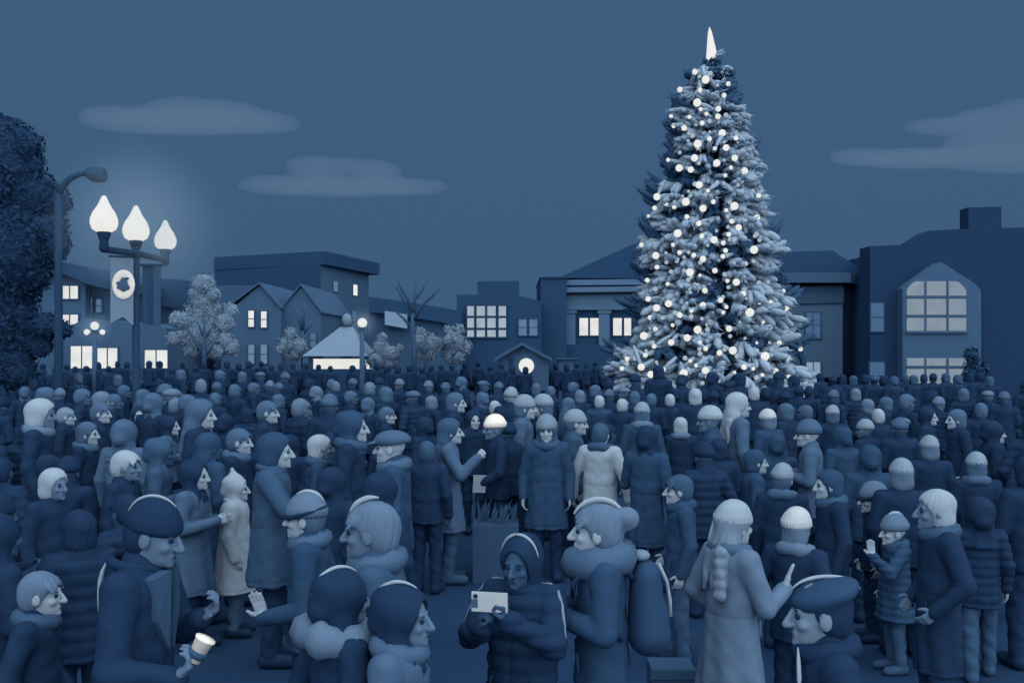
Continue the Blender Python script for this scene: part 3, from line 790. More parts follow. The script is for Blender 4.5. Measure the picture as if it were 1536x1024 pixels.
def globe(c, h, name='globe'):
    r = h*.36
    pr = [(0.001,0),(r*.55,h*.02),(r*.86,h*.10),(r,h*.25),(r*.97,h*.38),(r*.80,h*.54),(r*.54,h*.68),(r*.36,h*.80),(r*.25,h*.90),(r*.14,h*.975),(.001,h)]
    # round the profile
    return MB().lathe(pr, c, 26)
b = thing('triple_street_lamp', 204, 16, 'dark street lamp with three glowing teardrop globes and hanging banners', 'street lamp')
A = P(156, 382, 15.0); Bm = P(204, 386, 16.0); Cc = P(248, 396, 17.7); zb = Z(385, 16)
A.z = Z(374, 15.0); Cc.z = Z(390, 17.7)
m = MB().tube([(Bm.x,16,gz(16)),(Bm.x,16,gz(16)+.9),(Bm.x,16,gz(16)+1.0),(Bm.x,16,Z(364,16))], [.10,.10,.062,.055], 14); m.lathe([(.001,0),(.075,0),(.075,.05),(.05,.10),(.05,.14),(.085,.20),(.085,.26),(.001,.26)], (Bm.x,16,Z(386,16)))
m.build('pole', mat('BD', 8, .1, gain=.72), b, True)
MB().tube([A, (Bm.x,16,(A.z+Cc.z)/2), Cc], .052, 10).build('crossbar', mat('BD', 8, .1, gain=.72), b, True)
for (c, dd, yt, yb, yb2) in ((A, 15.0, 292, 348, 378), (Bm, 16.0, 307, 361, 376), (Cc, 17.7, 329, 374, 398)):
    zl = Z(yb, dd); m = MB().lathe([(.001,Z(yb2,dd)),(.05,Z(yb2,dd)),(.075,Z(yb2,dd)+.06),(.06,Z(yb2,dd)+.16),(.075,zl-.10),(.10,zl-.03),(.10,zl),(.001,zl)], (c.x, c.y, 0), 16)
    m.build('globe_holder', mat('BD', 8, .1, gain=.72), b, True)
    h = Z(yt, dd)-zl; g_ = globe((c.x, c.y, zl-.01), h).build('globe', glow('C', 1.02), b, True)
def banner(xa, xb, yt, yb, dd, tone, dark):
    p = px([(xa,yt),(xb,yt+2),(xb,yb),((xa+xb)/2+2,yb-13),(xa,yb-3)], dd)
    bn = MB().prism(p, dd-.012, dd+.012).build('banner', mat(tone, 14, .1), b)
    m = MB().tube([(X(xa-3,dd),dd,Z(yt,dd)+.02),(Bm.x,16,Z(yt,dd)+.02)], .022, 8); m.build('banner_rod', mat('BD', 8, .1, gain=.72), b)
    return bn
bn = banner(166, 200, 386, 488, 15.9, 'LM', False)
# cream wreath with a bell on it
q = Vector((X(186,15.9), 15.9, Z(427,15.9))); m = MB(); s = SDF((-.28,-.05,-.34), (.28,.05,.34), .011)
for i in range(18):
    a = 2*PI*i/18; s.ell((.125*math.cos(a), 0, .175*math.sin(a)), (.062,.018,.066), .012)
o = link('wreath_emblem', s.mesh('wreath_emblem'), mat('C', 20, .05), bn); o.location = (q.x, q.y-.02, q.z)
s = SDF((-.2,-.05,-.2), (.2,.05,.2), .010)
s.cap((.015,0,.055), (.02,0,-.02), .045, .075, .02, (1,.3,1)); s.cap((-.075,0,-.045), (.085,0,-.05), .028, .030, .01, (1,.5,1)); s.ell((-.06,0,.02), (.05,.02,.034), .01); s.ell((.07,0,.10), (.03,.02,.02), .01); s.ell((.0,0,-.085), (.03,.02,.025), .01)
o = link('bell_emblem', s.mesh('bell_emblem'), mat('BM', 20, .05), bn); o.location = (q.x, q.y-.045, q.z)
p = px([(214,399),(241,401),(241,490),(214,486)], 16.1); bn2 = MB().prism(p, 16.09, 16.11).build('banner', mat('BM2', 14, .1), b)
MB().prism(px([(222,399.5),(230,400),(230,488.5),(222,487.5)], 16.1), 16.078, 16.088).build('stripe', mat('BD', 14, .1), bn2)
MB().tube([(Bm.x,16,Z(397,16)),(X(244,16.1),16.1,Z(398,16.1))], .022, 8).build('banner_rod', mat('BD', 8, .1, gain=.72), b)
reparent(b)
def small_lamp(x, d, yb, balls, label):
    b = thing('globe_street_lamp', x, d, label, 'street lamp')
    m = MB().tube([(X(x,d),d,gz(d)),(X(x,d),d,Z(yb,d))], [.10,.07], 10); m.lathe([(.001,0),(.13,0),(.13,.06),(.001,.06)], (X(x,d),d,Z(yb,d)-.03)); m.build('pole', mat('BM', 6, .1), b, True)
    for bx, by, r in balls:
        if abs(bx-x) > 3: MB().tube([(X(x,d),d,Z(yb+2,d)),(X(bx,d),d,Z(by+r,d))], .03, 6).build('arm', mat('BM', 6, .1), b)
        MB().ball((X(bx,d),d,Z(by,d)), r/F*d, 18, 12).build('globe', glow('C', 1.0), b, True)
    reparent(b)
small_lamp(142, 33, 496, ((142,488.5,6.2),(130.5,498,4.6),(153.5,498,4.0)), 'small street lamp with three round globes before the shopfront')
small_lamp(543, 32, 492, ((543.5,484,7.2),), 'street lamp with one round globe beside the market pavilion')

for px_, py_, d_, r_ in ((206, 336, 16.3, 1.75), (142, 491, 33, .75), (543, 485, 32, .68)):  # lamp glow imitated by added balls of thin scattering air
    o = MB().ball((0,0,0), r_, 28, 18).build('lamp_halo', air('lamp_halo', .25 if r_ > 1 else .55, (.50, .76, 1.0), r_), None, True); o.location = P(px_, py_, d_); tag(o, kind='stuff')
# ------------------------------------------------------------------ trees
def leaf_cloud(lobes, n, size, seed, inner=.35):
    """many small leaf faces spread through lobes (x, y, z, rx, ry, rz)"""
    r = np.random.default_rng(seed); vol = np.array([l[3]*l[4]*l[5] for l in lobes])**.75; pk = r.choice(len(lobes), n, p=vol/vol.sum())
    u = r.normal(size=(n,3)); u /= np.linalg.norm(u, axis=1)[:,None]; rad = inner+(1-inner)*r.random(n)**.45
    L = np.array(lobes)[pk]; c = L[:,:3]+u*rad[:,None]*L[:,3:]
    nrm = u+r.normal(size=(n,3))*.6; nrm[:,2] += .25; nrm /= np.linalg.norm(nrm, axis=1)[:,None]
    t = np.cross(nrm, r.normal(size=(n,3))); t /= np.linalg.norm(t, axis=1)[:,None]; w_ = np.cross(nrm, t)
    sz = size*(.65+.7*r.random(n))[:,None]
    V = np.stack([c-t*sz, c-t*sz*.15+w_*sz*.55+nrm*sz*.12, c+t*sz, c-t*sz*.15-w_*sz*.55+nrm*sz*.12], 1).reshape(-1,3)
    return V, [(4*i, 4*i+1, 4*i+2, 4*i+3) for i in range(n)]
def limbs(root_pt, tips, r0, wob=.06):
    m = MB()
    for pts, ra, rb in tips:
        m.tube(pts, [ra+(rb-ra)*i/(len(pts)-1) for i in range(len(pts))], 8)
    return m
def leafy_tree(x, d, ybase, lob, label, tone, trunk_tone, n, size, branches, seed, group=None, depth=.55, bd=None):
    b = thing('tree', x, d, label, 'tree', group)
    k = d/F
    lobes = [(X(a,d), d+.25+rng.uniform(-.15,.35)*rr*k, Z(c,d), rr*k, rr*k*depth, rr2*k) for a, c, rr, rr2 in lob]
    core = SDF((min(l[0]-l[3] for l in lobes)-.1, d-1.5-max(l[4] for l in lobes), min(l[2]-l[5] for l in lobes)-.1), (max(l[0]+l[3] for l in lobes)+.1, d+1.5+max(l[4] for l in lobes), max(l[2]+l[5] for l in lobes)+.1), max(.05, size*.55))
    for l in lobes: core.ell((l[0], l[1], l[2]), (l[3]*.80, l[4]*.80, l[5]*.80), .04)
    pos, q = core.polys(); pos = pos + np.random.default_rng(seed).normal(size=pos.shape)*size*.18
    V, Fc = leaf_cloud(lobes, n, size, seed); nb = len(pos)
    me = mesh('crown', pos.tolist()+V.tolist(), q.tolist()+[tuple(i+nb for i in f) for f in Fc])
    link('crown', me, mat(tone, 9, .12), b)
    fy = (bd if bd is not None else min(l[1]-l[4] for l in lobes)-.10)
    m = MB()
    for pts, ra, rb in branches:
        nP = len(pts)
        m.tube([(X(a,fy), fy+(.0 if i else .0), Z(c,fy)) for i, (a, c) in enumerate(pts)], [(ra+(rb-ra)*i/(nP-1))*k for i in range(nP)], 8)
    m.build('trunk', mat(trunk_tone, 9, .15), b, True)
    reparent(b)
g = 572
leafy_tree(303, 36, g, [(303,425,22,18),(262,478,16,15),(343,465,14,14),(258,507,14,13),(345,520,14,14),(300,485,36,30),(316,440,14,14),(290,440,14,12),(300,465,34,26),(275,480,18,16),(334,484,18,18),(300,505,34,26),(270,505,14,14),(335,510,15,16),(318,527,20,14),(285,525,16,14),(300,450,24,20)], 'large pale round tree with branching dark limbs before the gabled house', 'LM', 'M1', 4200, .065,
  [([(307,g),(306,530),(307,500),(306,472)],4.2,1.6),([(306,532),(292,510),(276,485)],2.8,1.3),([(306,505),(300,492),(295,482)],2.2,1.1),([(306,508),(314,497),(320,487)],2.2,1.1),([(306,535),(318,520),(327,505)],2.4,1.1)], 1)
leafy_tree(433, 37, g, [(433,500,10,12),(428,516,18,16),(446,518,13,15),(436,530,18,12),(418,524,9,9)], 'small pale leafy tree at the corner of the pavilion', 'LM', 'M1', 1300, .058,
  [([(432,g),(432,540),(431,507)],2.4,1.0),([(432,530),(440,518)],1.6,.8)], 2)
leafy_tree(574, 37.5, g, [(572,506,10,8),(570,520,14,14),(585,530,18,14),(562,540,18,14),(600,522,7,7),(578,545,22,10)], 'pale low tree just past the pavilion and the globe lamp', 'LM', 'M1', 1300, .058,
  [([(577,g),(577,545),(575,528)],2.2,1.0)], 3)
leafy_tree(637, 37, g, [(630,498,11,9),(628,514,17,17),(645,516,15,16),(636,532,16,11),(655,512,8,9)], 'pale small tree with a forked dark trunk, next to its twin', 'LM', 'M1', 1400, .058,
  [([(638,g),(638,535),(637,505)],2.6,1.1),([(638,532),(625,518),(618,506)],1.9,.9),([(638,530),(645,520)],1.7,.9)], 4)
leafy_tree(684, 37.5, g, [(672,496,10,9),(688,494,10,9),(680,512,20,18),(698,520,10,14),(680,535,19,14),(668,528,9,12)], 'pale small tree before the window grid building', 'LM', 'M1', 1400, .058,
  [([(678,g),(678,535),(676,512)],2.0,1.0),([(678,535),(690,522)],1.5,.8),([(678,514),(684,512)],1.3,.8)], 5)
def bare_tree(x, d, label, brs, tone):
    b = thing('bare_tree', x, d, label, 'tree'); m = MB(); k = d/F
    for n, (pts, ra, rb) in enumerate(brs):
        nP = len(pts); m.tube([(X(a,d), d+.12*math.sin(n*2.1)*i, Z(c,d)) for i, (a, c) in enumerate(pts)], [1.45*(ra+(rb-ra)*i/(nP-1))*k for i in range(nP)], 8)
    m.build('trunk', mat(tone, 6, .12), b, True)
    r = random.Random(x); t = MB()
    for pts, ra, rb in brs[1:]:
        for q in (.45, .7, .9):
            a = Vector(pts[0]).lerp(Vector(pts[-1]), q); l = r.uniform(5, 9); s_ = r.choice((-1, 1))
            t.tube([(X(a.x,d),d,Z(a.y,d)), (X(a.x+s_*l*.6,d),d+.1,Z(a.y-l,d))], [.022,.006], 5)
    t.build('twig', mat(tone, 6, .12), b)
    reparent(b)
bare_tree(620, 36, 'tall bare tree with dark branches fanning above the low row house', [([(622,g),(621,520),(618,494),(620,470)],3.0,2.4),([(620,478),(608,455),(597,436),(591,428)],2.0,.9),([(620,470),(612,448),(602,432),(598,417)],2.0,1.0),([(620,470),(622,448),(625,416)],2.0,1.0),([(622,450),(632,437),(641,422)],1.5,.8),([(620,480),(634,458),(648,445),(662,432)],2.2,.9),([(619,494),(606,478),(592,466)],1.8,.9)], 'BM2')
bare_tree(455, 38.5, 'small bare tree with dark forked branches against the plain gabled house', [([(455,g),(455,520),(454,495)],2.4,1.9),([(454,500),(448,478),(440,458)],1.9,1.1),([(454,495),(456,476),(460,460)],2.0,1.3),([(455,500),(464,490),(470,480)],1.7,.9)], 'BM2')
# the big dark tree at the edge
TONE['K2'] = (27, 55, 88)
d = 19.0
lob = [(2,200,34,32),(22,215,38,34),(-30,250,90,80),(36,242,24,26),(30,290,52,46),(70,300,26,28),(10,330,70,60),(56,340,44,30),(76,365,24,26),(-20,380,100,90),(50,382,36,22),(30,412,38,28),(-10,440,56,50),(20,480,30,34),(58,488,34,22),(80,494,20,16),(30,505,44,30),(50,522,22,16),(-10,540,60,50),(10,560,40,26),(-60,470,110,110),(-10,185,26,20)]
leafy_tree(-30, d, 580, [(a,c,rr,r2) for a,c,rr,r2 in lob], 'big dark leafy tree towering behind the crowd at the street lamp', 'K2', 'K2', 24000, .055,
  [([(-30,640),(-30,560),(-32,430)],20,9)], 6, depth=.8, bd=19.3)
b = thing('shrub', 1462, 37, 'dark rounded shrub against the pale window bay', 'shrub'); k = 37/F
lob = [(X(1456,37),37,Z(535,37),12*k,12*k,16*k),(X(1466,37),37.1,Z(560,37),22*k,16*k,26*k),(X(1450,37),36.9,Z(566,37),11*k,10*k,14*k),(X(1468,37),37,Z(590,37),26*k,18*k,22*k)]
V, Fc = leaf_cloud(lob, 1800, .075, 9, .1); link('foliage', mesh('foliage', V.tolist(), Fc), mat('BD', 9, .2), b)
MB().tube([(X(1466,37),37,gz(37)),(X(1466,37),37,Z(560,37))], [.06,.03], 7).build('stem', mat('BD', 9, .2), b); reparent(b)
# planter with grass blades in the middle of the crowd
d = 10.6
b = thing('planter', 745, d, 'square planter of tall grass blades standing among the crowd', 'planter')
c = X(744,d); m = MB().column([(c-.24,d-.2),(c+.24,d-.2),(c+.24,d+.25),(c-.24,d+.25)], gz(d), gz(d)+.60); m.build('box', mat('M1', 8, .1), b)
m = MB(); r = random.Random(3)
for i in range(26):
    x0 = c+r.uniform(-.2,.2); y0 = d+r.uniform(-.14,.2); l = r.uniform(.14,.26); sx_ = r.uniform(-.05,.11); wd = r.uniform(.012,.02)
    m.add([(x0-wd,y0,gz(d)+.59),(x0+wd,y0,gz(d)+.59),(x0+wd*.8+sx_*.4,y0-.01,gz(d)+.59+l*.55),(x0-wd*.8+sx_*.4,y0-.01,gz(d)+.59+l*.55),(x0+sx_,y0,gz(d)+.59+l)], [(0,1,2,3),(3,2,4)])
m.build('grass_blades', mat('M1', 8, .1), b); reparent(b)

# ------------------------------------------------------------------ the Christmas tree
d = 27.0; TX = X(1067, d); k = d/F
def tz(y): return Z(y, d)
tree = thing('christmas_tree', 1067, d, 'tall Christmas tree covered in white lights with a pointed bright topper', 'tree')
MB().tube([(TX,d,gz(d)),(TX,d,tz(400)),(TX,d,tz(110))], [.20,.13,.04], 10).build('trunk', mat('BD', 5, .15), tree, True)
OUT = [(78,3),(95,11),(110,24),(135,31),(170,50),(185,42),(215,54),(245,66),(260,50),(292,82),(310,66),(345,84),(375,96),(392,80),(430,98),(470,116),(488,104),(520,134),(548,154),(590,160)]
def hw(y):
    for (a, p), (c, q) in zip(OUT, OUT[1:]):
        if a <= y <= c: return p+(q-p)*(y-a)/(c-a)
    return OUT[0][1] if y < 78 else OUT[-1][1]
ZM = 660/380.0
def zp(x, y): return (880+x/ZM, 20+y/ZM)
HOLES = [(*zp(a,b_), r_/ZM, s_/ZM) for a, b_, r_, s_ in ((312,400,20,30),(346,440,14,24),(235,532,26,20),(388,645,18,42),(405,600,22,26),(242,822,30,20),(205,888,36,22),(436,860,32,14),(385,792,14,32),(292,742,26,18),(545,882,42,40),(365,210,20,42),(225,400,16,24),(262,430,24,24),(205,668,14,14),(500,690,30,12),(150,760,20,10),(420,470,12,16))]
def hole(x, y):
    if y > 300 and abs(x-(1068 if y < 480 else 1070)) < (5 if y < 420 else 8): return True
    return any(((x-a)/r_)**2+((y-b_)/s_)**2 < 1 for a, b_, r_, s_ in HOLES)
def spindle(m, p, v, L, R, mi, bend=.0):
    """a needled twig: rounded tapering finger"""
    v = Vector(v).normalized(); a = v.orthogonal().normalized(); c = v.cross(a); seg = 6; V = [tuple(p)]
    pr = ((.12,.62),(.35,.95),(.65,1.0),(.88,.72))
    for t, r_ in pr:
        q = p+v*(L*t)+Vector((0,0,bend*L*t*t))
        for i in range(seg):
            th = 2*PI*i/seg; rr = R*r_*(.86+.28*random.random()); V.append(tuple(q+(a*math.cos(th)+c*math.sin(th))*rr))
    V.append(tuple(p+v*L+Vector((0,0,bend*L))))
    Fc = [(0,1+(i+1)%seg,1+i) for i in range(seg)]
    for j in range(len(pr)-1): Fc += [(1+j*seg+i,1+j*seg+(i+1)%seg,1+(j+1)*seg+(i+1)%seg,1+(j+1)*seg+i) for i in range(seg)]
    n = 1+(len(pr)-1)*seg; t = len(V)-1; Fc += [(n+i, n+(i+1)%seg, t) for i in range(seg)]
    m.add(V, Fc, mi)
    # loose needles along it
    for i in range(10):
        t = random.uniform(.12,1.0); q = p+v*(L*t)+Vector((0,0,bend*L*t*t)); th = random.uniform(0,2*PI)
        o = (a*math.cos(th)+c*math.sin(th)); tip = q+o*(R*random.uniform(1.2,1.6))+v*(L*random.uniform(.18,.30)); sd = v.cross(o)*.017
        m.add([tuple(q+o*R*.5-sd), tuple(q+o*R*.5+sd), tuple(tip)], [(0,1,2)], mi)
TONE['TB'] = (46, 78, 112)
random.seed(21)
mp, md = MB(), MB()
def inhole(q):
    return q.y < d+.4 and hole(CX+q.x*F/d, HY-(q.z-CAMZ)*F/d)
def bough(m, y0, az, u0, u1, droop, w, mi, n=9, test=False, L0=.34):
    """one fir branch: a flat fan of needled twigs along an axis that runs out from the trunk"""
    R0, R1 = hw(y0)*k*u0, hw(y0)*k*u1; dh = Vector((math.sin(az), -math.cos(az), 0)); sd = Vector((dh.y, -dh.x, 0))
    tilt = random.choice((-.75,-.5,-.3,-.1,.1,.35))
    for i in range(n):
        t = i/(n-1); q = Vector((TX,d,tz(y0)))+dh*(R0+(R1-R0)*t*.88)+Vector((0,0,-droop*t*(R1-R0)+.10*t*t))
        s_ = (1 if i % 2 else -1) if i < n-1 else 0
        v = dh*(.55+.5*t)+sd*s_*(.85-.35*t)+Vector((0,0,tilt+random.uniform(-.35,.25)))
        L = L0*random.uniform(.8,1.25)*(1.05-.25*t); v.normalize()
        if test and (inhole(q) or inhole(q+v*L*.9) or inhole(q+v*L*.5)): continue
        spindle(m, q, v, L, w*random.uniform(.85,1.2), mi, random.uniform(-.12,.08))
y = 94.0
while y < 580:
    h = hw(y); sc_ = min(1.0, .42+h/150.0); n = max(5, int(2*PI*h/30))
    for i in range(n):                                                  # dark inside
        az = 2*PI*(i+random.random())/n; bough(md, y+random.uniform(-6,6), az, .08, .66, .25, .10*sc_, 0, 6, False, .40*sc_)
    n = max(4, int(2*PI*h/32))
    for i in range(n):
        az = 2*PI*(i+random.uniform(.1,.9))/n
        if math.cos(az) < -.45: continue
        bough(mp, y+random.uniform(-9,9), az, .40, random.uniform(.80,1.08), random.uniform(.05,.50), .092*sc_, 0, 12, True, .62*sc_)
    y += 17.0
# long dark shoots that stand out from the sides, and the shaded far side
for (a, b_, up) in ((372,190,.9),(385,240,.8),(402,215,.9),(395,310,.7),(405,300,1.0),(440,365,.9),(452,352,1.0),(428,440,.5),(432,380,.9),(466,495,1.1),(455,520,.8),(495,580,.9),(508,572,.9),(470,715,.3),(575,735,.7),(560,745,.6),(545,790,.3),(590,810,.5),(585,850,.2),
                    (240,235,.7),(250,250,.5),(212,290,.9),(218,335,.7),(205,385,1.0),(215,405,.6),(160,445,.8),(150,480,.6),(140,555,1.0),(160,575,.8),(128,650,.8),(130,668,.5),(140,695,.4),(100,758,.5),(115,770,.5),(60,880,.4),(75,890,.5)):
    px_, py_ = zp(a, b_); sg = 1 if px_ > 1067 else -1; lx = (px_-1067)*k; r0 = max(.05, abs(lx)-.40)
    for j in range(6):
        p = Vector((TX+sg*r0*random.uniform(.75,1.0), d+.25+random.uniform(-.1,.25), tz(py_)-.25*up+random.uniform(-.12,.10)))
        spindle(md, p, Vector((sg, random.uniform(-.1,.3), up+random.uniform(-.2,.2))), random.uniform(.55,.75), .085, 0, .05)
y = 110.0
while y < 575:
    h = hw(y); n = max(4, int(PI*h/20))
    for i in range(n):
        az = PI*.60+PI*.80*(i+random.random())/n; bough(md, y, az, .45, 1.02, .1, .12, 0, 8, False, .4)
    y += 16
BULB = [(282,153,7),(310,173,10),(369,184,6),(243,199,7),(295,200,6),(358,214,6),(288,233,10),(297,250,5),(343,249,7),(342,269,7),(312,262,5),(220,268,5),(268,270,5),(227,293,6),(254,299,7),(301,286,6),(353,312,9),(389,325,6),(320,327,6),(289,340,10),(334,352,5),(363,350,8),(386,377,8),(281,377,9),(339,390,9),(241,403,9),(271,407,8),(411,411,9),(212,382,5),(376,402,5),(361,422,5),(403,438,5),(293,447,9),(316,462,5),(448,475,6),(183,478,9),(258,491,10),(207,497,5),(228,504,6),(177,507,6),(303,508,9),(330,491,6),(385,502,10),(409,510,5),(364,513,5),(161,528,4),(261,530,6),(292,547,7),(443,534,9),(378,542,6),(396,558,8),(413,540,4),(237,573,10),(300,580,6),(370,576,6),(332,590,9),(143,603,6),(225,603,5),(242,623,6),(356,598,6),(362,618,6),(436,616,10),(461,611,5),(180,631,9),(279,630,6),(303,640,8),(355,633,6),(415,652,5),(460,657,9),(183,661,6),(269,674,10),(295,682,4),(334,670,7),(418,680,5),(390,700,9),(367,697,5),(158,695,6),(211,705,5),(308,722,7),(408,730,7),(349,747,7),(160,744,7),(182,767,9),(213,756,9),(303,760,8),(364,765,5),(425,779,11),(449,753,5),(480,753,6),(519,767,8),(513,723,5),(165,792,6),(243,786,7),(273,775,5),(356,779,5),(460,803,5),(179,822,6),(224,812,5),(289,824,10),(316,810,6),(371,821,8),(478,817,6),(525,799,6),(149,840,10),(262,845,9),(502,858,6),(536,840,9),(220,857,8),(176,867,6),(295,857,5),(310,873,6),(381,878,10),(346,884,7),(465,893,11),(443,858,4),(557,874,6),(106,900,6),(153,890,6),(92,925,6),(142,921,9),(167,940,9),(253,937,10),(200,927,6),(270,905,5),(309,930,9),(336,943,7),(410,921,7),(434,925,5),(493,931,7),(531,945,9),(522,898,6),(458,942,5),(385,935,4),(285,917,5),(508,960,4)]
BULB.sort(key=lambda b_: -b_[2])
def surf(px_, py_, out=.34):
    R = hw(py_)*k*.86+out; lx = (px_-1067)*k
    y = d-math.sqrt(max(.01, R*R-lx*lx)) if abs(lx) < R else d-.1
    # same sight line, at the cone's own depth
    return Vector((X(px_, y), y, Z(py_, y)))
for a, b_, r_ in BULB:
    c = surf(*zp(a, b_)); v = Vector((c.x-TX, c.y-d, 0)); v = v.normalized() if v.length > .05 else Vector((0,-1,0)); v.z = random.uniform(-.25,.25)
    L = random.uniform(.42,.60); m_ = md if hole(*zp(a, b_)) else mp
    for q in range(3):
        v2 = v+Vector((random.uniform(-.45,.45)*q, random.uniform(-.3,.3)*q, random.uniform(-.4,.4)*q)); v2.normalize(); (spindle(m_, c-v2*(L+.02*q), v2, L, .062, 0) if q == 0 or m_ is md or not inhole(c-v2*L*.5) else None)
for a, b_, r_, s_ in HOLES+[(1069,y_,6,16) for y_ in range(310,580,30)]:                     # shaded gaps where dark boughs show
    for q in range(7 if r_ > 6 else 4):
        c = surf(a+random.uniform(-.6,.6)*r_, b_+random.uniform(-.6,.6)*s_, random.uniform(-.12,.10))
        v = Vector((random.uniform(-.9,.9), -random.uniform(.0,.5), random.uniform(-.2,1.0))); v.normalize()
        spindle(md, c-v*.22, v, min(.5, max(r_, s_)*k*1.1), .085, 0)
md.build('shaded_boughs', mat('TB', 7, .15), tree, True)  # shade put into a darker copy of the foliage colour
mp.build('lit_boughs', mat('FOL', 7, .07, gain=1.02), tree, True)  # light on the foliage put into its paler colour
# topper
s = SDF((TX-.35,d-.35,tz(98)), (TX+.35,d+.35,tz(34)), .028)
s.cap((TX+.02,d,tz(90)), (TX-.04,d,tz(48)), .165, .055, 0); s.cap((TX-.04,d,tz(48)), (TX-.05,d,tz(41)), .045, .02, .02)
link('topper', s.mesh('topper'), glow('C', 1.0), tree)
rest = MB()
for i, (a, b_, r_) in enumerate(BULB):
    c = surf(*zp(a, b_)); rr = r_/ZM*1.04/F*c.y
    if i < 100: MB().ball(c, rr, 14, 9).build('bulb', glow('C', 1.0), tree, True)
    else: rest.ball(c, rr, 12, 8)
tag(rest.build('fairy_lights', glow('C', 1.0), tree, True), kind='stuff')
dim = MB(); r = random.Random(5)
for i in range(170):
    py_ = 100+480*math.sqrt(r.random()); px_ = 1067+r.uniform(-.9,.9)*hw(py_)
    if hole(px_, py_): continue
    c = surf(px_, py_, .22); dim.ball(c, r.uniform(2.0,3.6)/F*d, 8, 6)
tag(dim.build('dim_lights', glow('P', .85), tree, True), kind='stuff')
reparent(tree)
# ------------------------------------------------------------------ the people nearest to the viewer, each posed on its own
def rim_light_or_trim(pts, r, tone, root, M=None, name='rim_light_or_trim'):  # tapered tube for trim, and for rim light modelled as pale strips
    n_ = len(pts); o = MB().tube(pts, [r*(.35+.65*min(1, 3.2*min(i, n_-1-i)/max(1, n_-1))) for i in range(n_)], 8).build(name, mat(tone, 60), root, True)
    if M is not None: o.matrix_local = M
    return o
def hero(x, ytop, h, hdg, label, face, coat, wears, aL='down', aR='down', yaw=0, pitch=0, lean=(0,0,0), hem=.80, flare=.0, puff=1.0, scarf=None, trousers='D', boots='K', hands=None, big=1.0, hand_d=.0062, step=0.0, d=None, waist=0.0, quilt=False):
    P_ = dict(down=(.245,-.03,1.13, .25,.05,.885,'relax'), pocket=(.285,-.07,1.14, .215,.10,.96,'relax'), bent=(.245,.0,1.13, .09,.27,1.20,'grip'))
    def A(a, s):
        if isinstance(a, str): q = P_[a]; return ((q[0],q[1],q[2]),(q[3],q[4],q[5]),q[6])
        return ((a[0]*1.0,a[1],a[2]),(a[3],a[4],a[5]),a[6])
    L, R_ = A(aL, -1), A(aR, 1)
    if d is None: d = solve_d(ytop, h, .015)
    r = bpy.data.objects.new('person', build_body('person', L, R_, yaw, pitch, lean, .0075, hand_d, big, step, 1.04, hands)); col.objects.link(r)
    mslot(r, 0, mat(face, 40, .07)); mslot(r, 1, mat('K')); tag(r, label, 'person'); stand(r, x, d, h, hdg)
    child('coat', build_coat('coat', L, R_, hem, flare, puff, lean, .013, waist=waist, quilt=quilt), mat(coat, 60, .14, kind='wool'), r)
    child('trousers', build_trousers('trousers', .07, step), mat(trousers), r); child('boots', build_boots('boots', step), mat(boots), r)
    if d < 9:
        for sd in (-1, 1): MB().tube([(sd*.118,.120*puff+.014,1.00),(sd*.137,.112*puff+.014,.90)], [.010,.008], 7).build('pocket', mat(coat, 60, .2), r, True)
        ring(.098, .020, (0,-.005,1.474), sq=(1.05,1.0), wob=.05).build('collar', mat(coat, 60, .2), r, True)
    hc, Rm = head_frame(yaw, pitch, lean); M = head_mat(hc, Rm, HS*big)
    out = {}
    for kind, tone, sc in wears:
        nm, me = wear(kind); out[nm] = child(nm, me, wmat(nm, tone), r, M @ Matrix.Scale(sc, 4))
    if scarf:
        SET['scarf'] = SET.get('scarf') or build_scarf()
        out['scarf'] = child('scarf', SET['scarf'], mat(scarf, 60, .16), r, Matrix.Translation(Vector(lean)*.6))
    hp = {}
    for sd, a in ((-1, L), (1, R_)):
        sh, e, w_, kd = arm_pts(a, sd); dv = (w_-e)/np.linalg.norm(w_-e)
        if hands and sd in hands and hands[sd].get('dir') is not None: dv = np.array(hands[sd]['dir'], float); dv /= np.linalg.norm(dv)
        hp[sd] = w_+dv*.085
    r_M = Matrix.Translation(r.location) @ Euler(r.rotation_euler).to_matrix().to_4x4() @ Matrix.Scale(h/1.72, 4)
    return r, M, out, {s_: r_M @ Vector(p) for s_, p in hp.items()}, r_M
def sagittal(ry, rz, c, a0, a1, n=22, x=0.0):
    """an arc over the head from the front (0 deg) over the top (90) to the back (180)"""
    return [(x, c[1]+ry*math.cos(math.radians(a0+(a1-a0)*i/n)), c[2]+rz*math.sin(math.radians(a0+(a1-a0)*i/n))) for i in range(n+1)]
def coronal(rx, rz, c, a0, a1, n=22):
    return [(rx*math.cos(math.radians(a0+(a1-a0)*i/n)), c[1], c[2]+rz*math.sin(math.radians(a0+(a1-a0)*i/n))) for i in range(n+1)]
def cuffband(root, M, tone, sc=1.0):
    m = ring(.094*sc, .011, (0,-.013,.040), sq=(1.0,1.22), wob=.05)
    o = link('hat_cuff', m.mesh('hat_cuff', True), mat(tone, 70), root); o.matrix_local = M @ Matrix.Rotation(-.12, 4, 'X')
    return o

